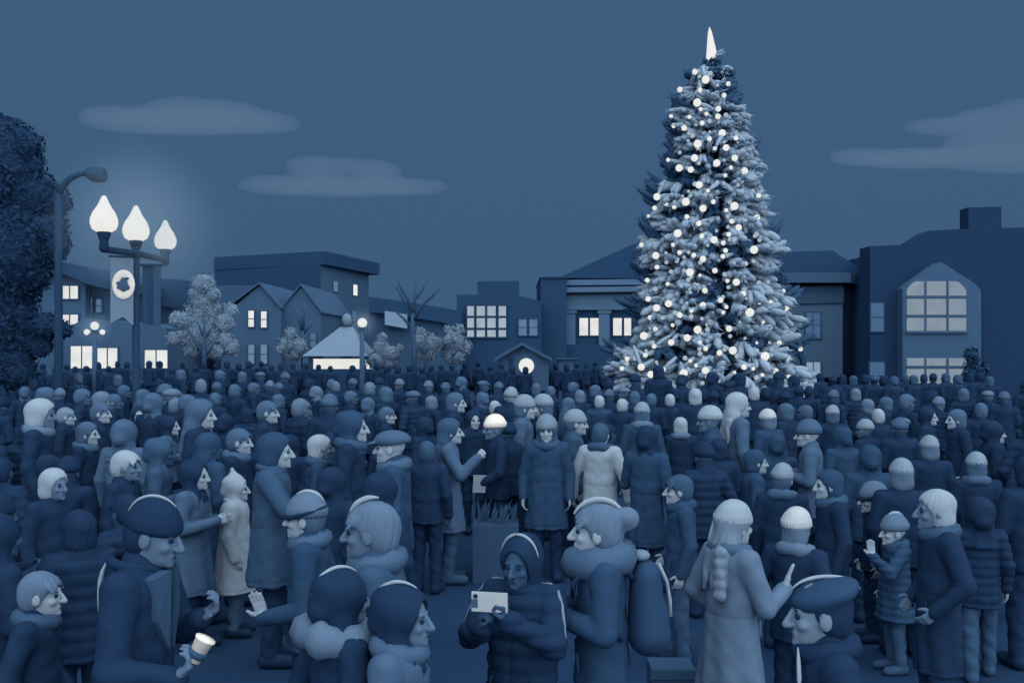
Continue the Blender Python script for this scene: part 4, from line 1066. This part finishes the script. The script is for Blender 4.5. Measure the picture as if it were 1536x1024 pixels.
hero(55, 857, 1.38, 85, 'bare headed boy in a dark coat and slate scarf near the paper cup', 'L', 'D', [('short','ML',1.0)], 'pocket', 'pocket', scarf='M1', big=1.04)
r, M, o, hp, rm = hero(206, 748, 1.82, 95, 'man in a dark knit hat leaning over a pale paper cup', 'ML', 'D', [('under','D',.97),('beanie','D',.96)], (.22,.10,1.14,.16,.20,1.20,'cup'), (.27,.02,1.10,.25,.27,1.08,'cup'), pitch=-.20, lean=(0,.04,-.01), big=.96,
    hands={1: dict(dir=(0,.75,.65), nrm=(0,-.6,.8)), -1: dict(dir=(-.1,.8,.6), nrm=(.2,.3,1))})
rim_light_or_trim(sagittal(.119,.108,(0,-.014,.054),48,172), .0065, 'L', o['beanie'], None, 'rim_light_or_trim')  # rim light over the hat, modelled as a pale strip
rim_light_or_trim([(.02,-.120,1.48),(.03,-.134,1.44),(.03,-.143,1.40),(.03,-.146,1.34),(.03,-.145,1.28),(.03,-.139,1.20)], .011, 'L', r, None, 'shoulder_rim_light')  # rim light down the back, put into a pale tube
for sd in (-1, 1): MB().add([(sd*.03,.160,1.45),(sd*.125,.128,1.43),(sd*.105,.136,1.26),(sd*.02,.150,1.12),(sd*.03,.110,1.45),(sd*.125,.08,1.43),(sd*.105,.09,1.26),(sd*.02,.10,1.12)], [(0,1,2,3),(7,6,5,4),(0,4,5,1),(1,5,6,2),(2,6,7,3),(3,7,4,0)]).build('lapel', mat('M1', 60), r)
c = hp[1]; cup = empty('paper_cup', (c.x, c.y, c.z+.0), 'pale paper cup with a dark sleeve, held by the man in the knit hat', 'cup'); cup.rotation_euler = (0, .5, .2)
MB().lathe([(.001,-.03),(.030,-.03),(.039,.062),(.043,.064),(.043,.073),(.001,.078)], (0,0,.05), 18).build('cup', mat('C', 30, .04), cup, True)
MB().lathe([(.033,-.012),(.037,-.012),(.040,.018),(.036,.018)], (0,0,.05), 18).build('sleeve', mat('M1', 30), cup, True)
r, M, o, hp, rm = hero(352, 714, 1.36, 85, 'girl in a long pale hooded coat standing among the dark coats', 'L', 'L', [('hoodpoint','L',1.0)], 'pocket', 'down', hem=.50, flare=.05, trousers='M', hand_d=.03, puff=1.22)
rim_light_or_trim([(.215,.02,1.12),(.222,.03,1.0),(.222,.04,.86)], .012, 'M', r, None, 'pocket_trim')
r, M, o, hp, rm = hero(465, 745, 1.60, -88, 'woman in a banded beanie holding up one spread hand', 'L', 'D2', [('under','M',1.0),('beanie','ML',1.04)], (.27,-.02,1.08,.23,.23,1.03,'open'), 'pocket', scarf='M', hands={-1: dict(dir=(0,.35,1), nrm=(-1,.1,.1), fat=1.2)}, pitch=.02)
cuffband(o['beanie'], Matrix.Identity(4), 'D'); rim_light_or_trim(sagittal(.108,.104,(0,-.014,.054),55,150), .012, 'L', o['beanie'])
r, M, o, hp, rm = hero(566, 752, 1.76, -86, 'bare headed man with short slate hair in a slate coat, seen in profile', 'ML', 'M1', [('short','ML',1.02)], 'pocket', 'pocket', scarf='M', big=1.0)
rim_light_or_trim(sagittal(.112,.108,(0,-.018,.036),25,100), .012, 'L', o['hair'], None, 'pale_forelock')
r, M, o, hp, rm = hero(508, 858, 1.52, 55, 'hooded person with a pale rim light strip on the hood and a fur collar', 'ML', 'D', [('hood','D',1.02)], 'pocket', 'down')
rim_light_or_trim(sagittal(.130,.127,(0,-.030,.026),50,178), .0085, 'L', o['hood'])  # rim light on the hood, coloured in as a pale tube
ring(.125, .062, (0,-.01,1.43), sq=(1.2,1.1), wob=.22).build('fur_collar', mat('ML', 90, .25), r, True)
rim_light_or_trim([(-.10,-.03,1.485),(-.17,-.02,1.482),(-.222,-.02,1.44),(-.252,-.02,1.37),(-.278,-.025,1.28),(-.30,-.03,1.18)], .010, 'LM', r, None, 'shoulder_rim_light')  # pale tube in place of rim light along the shoulder
r, M, o, hp, rm = hero(600, 882, 1.49, 105, 'hooded woman in a wide slate wrap with her face showing', 'ML', 'M', [('hood','D',1.05)], 'bent', 'bent', puff=1.05, scarf='M')
rim_light_or_trim(sagittal(.130,.127,(0,-.030,.026),55,178), .0085, 'L', o['hood'])  # hood rim light given as a pale coloured strip
r, M, o, hp, rm = hero(784, 805, 1.54, 206, 'person in a dark hood holding up a pale phone to take a picture', 'M1', 'D', [('hood','D',1.02)], (.25,.14,1.20,.075,.34,1.36,'grip'), (.25,.14,1.20,.065,.34,1.30,'grip'), hands={-1: dict(dir=(.1,.25,1), nrm=(.95,.2,0)), 1: dict(dir=(-.1,.25,1), nrm=(-.95,.2,0), fat=1.2)}, puff=1.12, pitch=-.1, quilt=True)
rim_light_or_trim(coronal(.104,.126,(0,.0,.024),8,172), .008, 'L', o['hood'])  # rim light across the hood top, set in pale colour
for sd in (-1, 1): rim_light_or_trim([(sd*.10,.0,1.492),(sd*.17,.0,1.494),(sd*.222,.02,1.462),(sd*.258,.05,1.40),(sd*.288,.09,1.32),(sd*.318,.13,1.22)], .010, 'LM', r, None, 'shoulder_rim_light')  # rim light on both shoulders, built as pale tubes
c = (hp[-1]+hp[1])/2
ph = empty('phone', (c.x-.02, c.y-.03, c.z+.05), 'pale phone held up sideways by the dark hooded person', 'phone'); ph.rotation_euler = (0, 0, math.radians(-12))
MB().box(-.085,.085,-.006,.006,-.045,.045).build('case', mat('P', 30, .05), ph); MB().lathe([(.001,0),(.011,0),(.011,.004),(.001,.004)], (0,0,0), 14).build('lens', mat('D', 30), ph).matrix_local = Matrix.Translation((-.066,-.006,.026)) @ Matrix.Rotation(PI/2, 4, 'X')
MB().box(-.085,-.055,-.0075,-.0065,-.028,.012).build('grip_pad', mat('M', 30), ph)
r, M, o, hp, rm = hero(903, 757, 1.68, -88, 'woman with a bun and pale headband wearing a thick scarf', 'L', 'D2', [('bun','ML',1.05)], 'bent', 'bent', pitch=.05, big=1.03)
rim_light_or_trim(sagittal(.122,.112,(0,-.016,.034),20,150), .013, 'L', o['hair'], None, 'headband')
ring(.115, .066, (0,.01,1.455), sq=(1.12,1.12), wob=.10).build('scarf', mat('M', 60, .16), r, True)
# her backpack
bp = empty('backpack', r.location, 'dark teardrop backpack on the woman with the bun', 'backpack'); bp.rotation_euler = r.rotation_euler; bp.scale = r.scale
s = SDF((-.22,-.42,.90), (.22,-.05,1.50), .014); s.cap((0,-.225,1.36), (0,-.235,1.08), .095, .125, 0, (1.2,.85,1)); s.cap((0,-.28,1.16), (0,-.28,1.06), .085, .095, .02, (1.1,.8,1)); link('pack', s.mesh('pack'), mat('D2', 40), bp)
for sd in (-1,1): MB().tube([(sd*.10,-.15,1.38),(sd*.11,-.06,1.475),(sd*.12,.05,1.47),(sd*.14,.15,1.36),(sd*.14,.155,1.20),(sd*.15,-.10,1.08)], .016, 8).build('strap', mat('D', 40), bp, True)
MB().tube([(.06,-.30,1.42),(.08,-.345,1.32),(.08,-.362,1.22),(.07,-.365,1.14)], .011, 8).build('rim_light_or_trim', mat('L', 40), bp, True)  # rim light on the edge of the pack, painted as a pale tube
MB().ball((0,-.20,1.475), (.055,.05,.030), 12, 8).build('grab_loop', mat('LM', 40), bp, True)
r, M, o, hp, rm = hero(1096, 757, 1.56, 62, 'woman with a long pale braid in a long grey blue coat raising a hand', 'L', 'ML', [('braid','LM',1.04),('beanie','L',1.05)], 'pocket', (.26,.06,1.12,.20,.27,1.20,'open'), hem=.50, flare=.05, scarf='M', hands={1: dict(dir=(.1,.3,1), nrm=(.6,.7,.1), fat=1.25)}, puff=1.03)
rim_light_or_trim([(-.05,-.105,.06),(-.075,-.115,-.05),(-.08,-.13,-.15),(-.075,-.15,-.26),(-.06,-.155,-.32)], .014, 'L', o['hair'], None, 'pale_strand')
r, M, o, hp, rm = hero(1240, 870, 1.58, -88, 'man in a big dark beret edged with a pale rim light strip', 'LM', 'D', [('under','D',1.0),('beret','D2',.83)], 'pocket', 'pocket', big=1.08, scarf='D', pitch=-.04)
rim_light_or_trim(sagittal(.152,.074,(0,-.036,.088),18,168), .0085, 'L', o['beret'])  # rim light along the beret, made as a pale strip
rim_light_or_trim([(-.06,.135,1.47),(-.09,.14,1.42),(-.12,.145,1.36),(-.13,.15,1.30),(-.12,.155,1.22)], .010, 'L', r, None, 'collar_rim_light')  # rim light on the collar, put into a pale strip
r, M, o, hp, rm = hero(1344, 778, 1.16, -95, 'small child in a beanie and dark parka waving a mitten', 'L', 'D2', [('beanie','ML',1.05)], (.27,.20,1.18,.24,.40,1.38,'open'), 'down', hem=.62, flare=.06, scarf='M1', trousers='M1', boots='M1', big=1.22, hands={-1: dict(dir=(0,.1,1), nrm=(-1,.1,0), fat=1.55)}, puff=1.08, quilt=True)
rim_light_or_trim(sagittal(.108,.104,(0,-.014,.054),60,130), .015, 'L', o['beanie'])
hero(1408, 735, 1.58, -88, 'grey haired person in a long dark coat beside the waving child', 'ML', 'D', [('bob','L',1.0)], 'pocket', 'pocket', scarf='M1', hem=.5, big=1.04)
r, M, o, hp, rm = hero(1470, 752, 1.32, 15, 'child in dark hood and slate trousers carrying a tote bag', 'L', 'D', [('hood','D',1.1)], 'down', 'down', trousers='M1', boots='M1', hem=.72, big=1.15, step=.8, quilt=True)
c = hp[-1]; t = empty('tote_bag', (c.x, c.y-.02, c.z-.02), 'slate tote bag hanging from the hand of the hooded child', 'bag')
MB().prism([(-.12,-.12),(-.10,-.36),(.10,-.36),(.15,-.12)], -.05, .05).build('bag', mat('M1', 50), t)
for yy in (-.045,.045): MB().tube([(-.06,yy,-.13),(-.045,yy*.5,-.02),(0,0,0),(.05,yy*.5,-.02),(.07,yy,-.13)], .009, 6).build('handle', mat('M1', 50), t, True)
r, M, o, hp, rm = hero(1193, 766, 1.46, 40, 'person in a domed pale beanie and knotted scarf behind the beret', 'ML', 'D', [('bob','ML',.98),('beanie','P',1.03)], 'pocket', 'pocket', scarf='ML')
r, M, o, hp, rm = hero(1313, 730, 1.29, -92, 'person with dark glasses and a striped knit beanie', 'L', 'D', [('under','ML',1.0),('beanie','ML',1.05)], 'down', 'down', big=1.22)
cuffband(o['beanie'], Matrix.Identity(4), 'D')
g = MB()
for sd in (-1,1): g.ball((sd*.034,.104,.004), (.026,.007,.021), 14, 8); g.tube([(sd*.06,.098,.006),(sd*.082,.05,.008),(sd*.084,-.01,.0)], .004, 6)
g.tube([(-.012,.112,.008),(.012,.112,.008)], .004, 6); o2 = g.build('glasses', mat('K', 40), r, True); o2.matrix_local = M
hero(1022, 712, 1.48, -92, 'dark haired teenager with a pale profile standing on a crate', 'L', 'D2', [('short','M1',1.05)], 'down', 'pocket', scarf='D2', trousers='M1', boots='K')
b = empty('crate', (X(1006, 6.3), 6.3, 0), 'plain slate crate on the ground at the bottom of the picture', 'crate')
m = MB(); m.box(-.135,.135,-.12,.12,.0,.50); m.build('box', mat('M1', 12, .12), b)
for zz in (.0,.24,.44): MB().box(-.145,.145,-.135,-.121,zz,zz+.06).build('slat', mat('M1', 12, .12), b)
# people a little further back, with their own poses
r, M, o, hp, rm = hero(900, 634, 1.64, 25, 'person in a bright pale jumper seen from behind with arms hanging', 'L', 'L', [('short','M1',1.0)], (.30,-.02,1.14,.33,.03,.90,'relax'), (.30,-.02,1.14,.33,.03,.90,'relax'), hem=.74, scarf='M1', hand_d=.03, puff=1.08)
hero(672, 628, 1.70, 85, 'long haired woman in a belted slate coat holding a mitten before her', 'L', 'M', [('long','M1',1.05)], 'down', (.26,.12,1.16,.22,.30,1.34,'grip'), hem=.56, flare=.05, trousers='M1', boots='M1', hand_d=.012, waist=.015)
hero(820, 626, 1.70, 185, 'long haired woman facing the viewer in a zipped dark coat', 'L', 'D2', [('long','M',1.16),('beanie','LM',1.1)], 'down', 'down', hem=.55, flare=.04, scarf='M1', hand_d=.03)
hero(592, 645, 1.80, -88, 'man in a flat cap with a light brim and diagonal scarf', 'L', 'D2', [('cap','M',1.05)], 'down', 'down', scarf='M', hand_d=.03)
hero(408, 650, 1.80, 85, 'dark haired person stretching an arm out across the crowd', 'L', 'M1', [('bob','D2',1.05)], 'down', (.27,.14,1.20,.22,.44,1.18,'open'), hem=.62, flare=.03, hand_d=.012, hands={1: dict(dir=(0,.5,1), nrm=(1,0,0))}, puff=1.1)
hero(970, 640, 1.66, 30, 'dark hooded person with one bent arm next to the pale jumper', 'M1', 'D2', [('hood','D',1.0)], (.26,.05,1.12,.16,.24,1.22,'relax'), 'down', hem=.5, hand_d=.03)
hero(1068, 613, 1.74, -75, 'person in a pale knit cap and long dark coat behind the braided woman', 'ML', 'D2', [('beanie','L',1.08)], 'down', 'down', hem=.5, flare=.04, hand_d=.03)
hero(1216, 633, 1.68, -70, 'person in a slate beanie bending both arms to the chest', 'L', 'M', [('beanie','M',1.06)], 'bent', 'bent', hem=.74, hand_d=.012)
r, M, o, hp, rm = hero(745, 625, 1.66, -110, 'person in a domed cream beanie holding up a square sheet', 'ML', 'D', [('beanie','C',1.05)], (.26,.06,1.12,.20,.22,1.02,'grip'), 'pocket', hand_d=.012)
c = hp[-1]; t = empty('paper_sheet', (c.x+.02, c.y-.03, c.z+.02), 'square pale sheet held by the person in the cream beanie', 'paper')
t.rotation_euler = (0, .06, .2); MB().box(-.07,.07,-.004,.004,-.09,.10).build('sheet', mat('L', 20, .05), t); MB().box(-.075,.075,-.006,-.0045,.088,.102).build('top_edge', mat('L', 20, .05), t)
# ------------------------------------------------------------------ the crowd, people one can tell apart
def crowd():
    S = put_person
    S(58,600,45,80,'bob',('ML','L','D'),'person with a big pale bobbed head of hair above a wide light scarf',scarf='ML',hs=1.12)
    S(96,610,30,75,'short',('L','LM','D'),'light faced person with cropped light hair just past the big pale bob')
    S(148,603,34,90,'short',('L','M','D'),'person in profile with slate hair and a thin pale face under the shop windows')
    S(207,609,28,150,'hood',('L','D','D'),'pale face framed by a black hood near the triple lamp pole')
    S(128,632,38,90,'bob',('L','M','D'),'slate haired woman with a flat pale profile and low scarf',scarf='M')
    S(186,633,40,5,'hood',('M','M','M'),'person from behind in a broad slate cape and hood',hs=1.15)
    S(253,624,30,92,'hood',('L','D','M'),'hooded pale profile with one slate sleeve bent',pose='bent')
    S(298,600,50,88,'long',('L','M','D'),'woman with long thick slate hair and a pale profile before the gabled house',hs=1.1)
    S(322,588,24,20,'short',('M','M','D'),'person directly behind the woman with long thick slate hair')
    S(398,600,37,90,'short',('L','M','D'),'slate haired man in clear profile in front of the pavilion')
    S(355,641,43,92,'short',('L','M','D'),'short haired man with open mouth profile and slate scarf',scarf='M')
    S(477,651,42,75,'bob',('ML','L','D2'),'person with a pale rounded bob and shaded face',scarf='M1')
    S(310,648,46,40,'long',('M1','D2','D2'),'dark long haired woman in a dark coat seen mostly from behind',long=True)
    S(78,702,50,112,'bob',('ML','L','D'),'stocky person with pale bowl cut hair near the picture edge',hs=1.05)
    S(185,675,48,95,'short',('ML','L','D'),'big nosed man with pale hair in profile',hs=1.05)
    S(238,657,45,80,'hood',('M1','M1','M1'),'person in a slate hooded jacket with folded arms',pose='bent')
    S(290,690,46,100,'hood',('L','D','M'),'dark hood with a pale face above a long slate coat with folded arms',pose='bent',long=True)
    S(578,609,29,85,'short',('L','M','D'),'slate haired person with a small pale face before the twin trees')
    S(681,588,33,95,'bob',('L','M','D'),'person with square slate bob and a tall pale face')
    S(742,600,17,20,'short',('L','L','D'),'distant pale blond head before the kiosk')
    S(710,615,25,160,'hood',('L','D','D'),'pale heart shaped face inside a dark hood')
    S(526,617,48,92,'hood',('L','D2','D'),'deep dark blue hood over a narrow pale profile with a scarf',scarf='M1')
    S(640,660,34,10,'short',('M1','M1','D'),'dark haired person from behind beside the flat capped man')
    S(766,582,28,10,'beanie',('L','L','D'),'person in a pale knit hat standing before the kiosk lamp')
    S(784,594,36,95,'beanie',('L','L','M'),'person in a pale knit hat and slate collar, in profile',hair=('bob','M'))
    S(817,593,35,-88,'beanie',('L','L','D'),'person with a pale banded hat over slate hair looking back',hair=('bob','M'))
    S(860,616,40,92,'beanie',('L','L','M1'),'person in a pale cap peering toward the tree',hair=('under','M'))
    S(899,592,22,5,'short',('L','L','D2'),'pale haired person with wide dark blue shoulders under the tree boughs')
    S(933,597,22,30,'short',('L','L','D'),'small pale rounded head under the tree, with a shaded cheek')
    S(963,605,33,5,'beanie',('L','L','D2'),'person from behind in a pale beanie and spread slate scarf',scarf='ML',hair=('bob','M'))
    S(1005,590,22,5,'short',('L','L','D'),'small pale head against the lowest lights of the tree')
    S(1043,582,28,5,'bob',('L','L','D'),'large round pale head right below the tree trunk')
    S(1131,580,24,5,'short',('L','L','D'),'oval pale head alone under the right boughs of the tree')
    S(1104,588,44,80,'long',('L','L','M'),'woman with long loose pale hair over a slate collar')
    S(1021,625,28,5,'bob',('L','L','D'),'pale curved bob from behind above a slate scarf',scarf='ML')
    S(1153,615,32,-30,'beanie',('ML','C','D2'),'person in a bright cream beanie below the tree',hair=('bob','ML'))
    S(1249,609,28,10,'beanie',('M','L','D'),'person in a tilted pale beanie over slate hair',hair=('bob','M'))
    S(1130,673,36,88,'bob',('L','D2','D2'),'dark bobbed woman with a pale profile in a dark short coat')
    S(1173,697,36,25,'beanie',('L','L','D'),'person in a pale cap with a slate scarf, seen from behind',scarf='M',hair=('under','M'))
    S(1247,703,36,-92,'bob',('L','D2','D'),'dark haired person with a wedge shaped pale face looking back',scarf='M1')
    S(1318,612,22,0,'short',('L','L','D'),'small upright pale head in front of the gothic bay')
    S(1300,630,28,-35,'beanie',('ML','L','D'),'person with a broad pale hat pulled low')
    S(1391,612,26,130,'hood',('L','D','D'),'pale face in a black hood under the gothic window')
    S(1351,628,24,10,'beret',('ML','ML','D'),'person wearing a wide slate beret')
    S(1437,613,32,-90,'bob',('L','M','D'),'slate haired woman looking back at the far edge of the hall')
    S(1488,632,34,95,'hood',('L','D','D'),'narrow pale face in a black hood near the edge of the square')
    S(1395,655,38,5,'beanie',('ML','L','D'),'person in a pale beanie over a wide slate head of hair',hair=('bob','ML'))
    S(1465,680,30,15,'beanie',('ML','L','D'),'person in a pale beanie with a slate scarf beside the tote bag child',scarf='M',hair=('bob','M'))
    S(1353,690,38,10,'beanie',('ML','L','D'),'person with a flat pale hat above the child who waves',hair=('bob','ML'))
    S(1305,668,44,10,'hood',('D2','D2','D2'),'large dark blue hooded coat between the two beanies')
    S(1263,640,34,-20,'hood',('D2','D2','D2'),'slim dark blue hooded figure behind the bent armed person')
    S(1165,652,36,10,'hood',('D2','D2','D2'),'dark blue hooded back under the cream beanie')
    # rows further back: blue heads one cannot tell apart
    def rows(x0, lst):
        for zx, zt, zb in lst:
            x = x0+zx/5.908; yt = 540+zt/5.908; s = max(19.0, (zb-zt)/5.908*1.15)
            k = rng.choice(['short','bob','beanie','hood','cap','long'], p=[.30,.22,.2,.14,.06,.08])
            lab = {'short':'short slate hair','bob':'a slate bob','beanie':'a slate beanie','hood':'a slate hood','cap':'a slate flat cap','long':'long slate hair'}[k]
            tn = 'M' if rng.random() < .75 else 'ML'
            put_person(x, yt, s, float(rng.choice([0, 20, -20, 45, -45, 70])), k, (tn, tn, 'D'), 'person with %s seen from behind in the packed back rows' % lab, 'people with %s in the back rows' % lab, pose=str(rng.choice(['down','bent','pocket'])))
    rows(0, [(220,235,335),(405,142,290),(535,255,370),(690,122,200),(715,248,395),(890,133,290),(1043,125,185),(1000,297,430),(1195,125,190),(1090,217,325),(1355,122,290),(1450,133,270),(1260,255,390),(1470,358,450)])
    rows(250, [(35,132,285),(120,82,142),(170,187,345),(303,103,235),(465,85,142),(440,200,250),(598,187,313),(670,100,170),(763,195,298),(828,97,163),(915,187,250),(995,205,248),(1055,113,165),(1175,190,368),(1325,233,337),(1460,170,270),(985,298,370),(1440,313,500),(1208,422,530),(75,333,447)])
    rows(500, [(175,167,240),(320,168,290),(470,220,360),(20,183,270),(590,172,257),(145,267,365),(305,332,450),(710,262,400),(840,188,263),(990,203,298),(1135,147,240),(865,313,425),(1320,175,240),(1467,197,257),(1320,285,353)])
    rows(750, [(320,202,265),(448,225,300),(640,190,290),(710,262,375),(600,328,405),(840,217,300),(965,265,378),(1105,235,297),(1195,272,335),(1340,290,378)])
    rows(1000, [(1065,380,527),(1240,392,465),(1475,270,365)])
    rows(1250, [(200,247,353),(308,340,470),(473,323,407),(640,295,445),(930,330,397),(1155,247,360),(1370,263,330),(1515,285,365),(1310,373,517),(595,520,640)])
def skyline():
    """dark heads along the far edge of the crowd"""
    x = 22.0
    while x < 1500:
        right = x > 1225
        if not (905 < x < 1000) :
            yt = rng.uniform(541, 551) if not right else rng.uniform(566, 577)
            if x < 30 or x > 1470: yt += 6
            d = (rng.uniform(33, 39) if not right else rng.uniform(21, 25)); h = CAMZ-gz(d)-(yt-HY)*d/F-.02
            if 1000 <= x <= 1225: yt = rng.uniform(578, 588); d = rng.uniform(18, 22); h = CAMZ-gz(d)-(yt-HY)*d/F-.02
            h = min(1.92, max(1.5, h)); d = solve_d(yt, h, .02) if not right else d
            k = str(rng.choice(['short','hood','beanie','bob'])); lab = {'short':'short hair','hood':'a hood','beanie':'a beanie','bob':'bobbed hair'}[k]
            put_person(x, yt, 15, float(rng.choice([0, 30, -30])), k, ('D','M1' if right and rng.random() < .35 else 'D','D'), 'dark figure with %s along the far edge of the crowd' % lab, 'dark figures with %s at the far edge' % lab, fix=h, d=d)
        x += rng.uniform(13, 20)
KEEP = [(316,388,710,885,7.5),(256,322,688,845,7.5),(380,505,650,830,7.5),(378,528,742,945,5.5),(528,642,750,910,4.5),(858,944,630,746,9),(638,722,622,872,9.5),(772,852,622,810,9.5),(704,778,750,852,11),(1192,1248,630,736,9),(1258,1392,772,1005,7),(1428,1512,748,1010,7),(988,1046,710,1000,7.5),(1285,1345,728,850,6),(1380,1432,735,850,6),(1042,1100,610,752,9),(942,1004,638,785,9),(730,790,622,745,9.5),(600,660,900,1000,3)]
def fillers(n=70):
    """more dark coats in the gaps, wherever they hide nobody who is already there"""
    tries = 0; made = 0
    seen = [(CX+x/y*F, HY+(CAMZ-gz(y)-h)/y*F, y) for x, y, h in PEOPLE]
    while made < n and tries < 20000:
        tries += 1
        d = float(4.6+14.5*rng.random()**1.5); x = float(rng.uniform(-20, 1556)); h = float(rng.uniform(1.5, 1.85))
        wx = X(x, d); yt = HY+(CAMZ-gz(d)-h)/d*F
        if any(math.hypot(wx-px_, d-py_) < .47 for px_, py_, _ in PEOPLE): continue
        hwid = .27/d*F
        if any(dd > d and abs(sx-x) < hwid+.13/dd*F and sy+.30/dd*F > yt-4 for sx, sy, dd in seen): continue
        if any(d < kd and x+hwid > a and x-hwid < b and yt < c2 for a, b, c1, c2, kd in KEEP): continue
        k = str(rng.choice(['short','hood','beanie','bob'])); lab = {'short':'short dark hair','hood':'a black hood','beanie':'a dark beanie','bob':'a dark bob'}[k]
        put_person(x, yt, 20, float(rng.uniform(-60, 60)), k, ('M1','D','D'), 'person with %s and a dark coat, turned away deep in the crowd' % lab, 'dark coats with %s in the crowd' % lab, fix=h, d=d, pose=str(rng.choice(['down','pocket','bent'])))
        seen.append((x, yt, d)); made += 1
crowd()
skyline()
fillers()
print('people', len(PEOPLE))
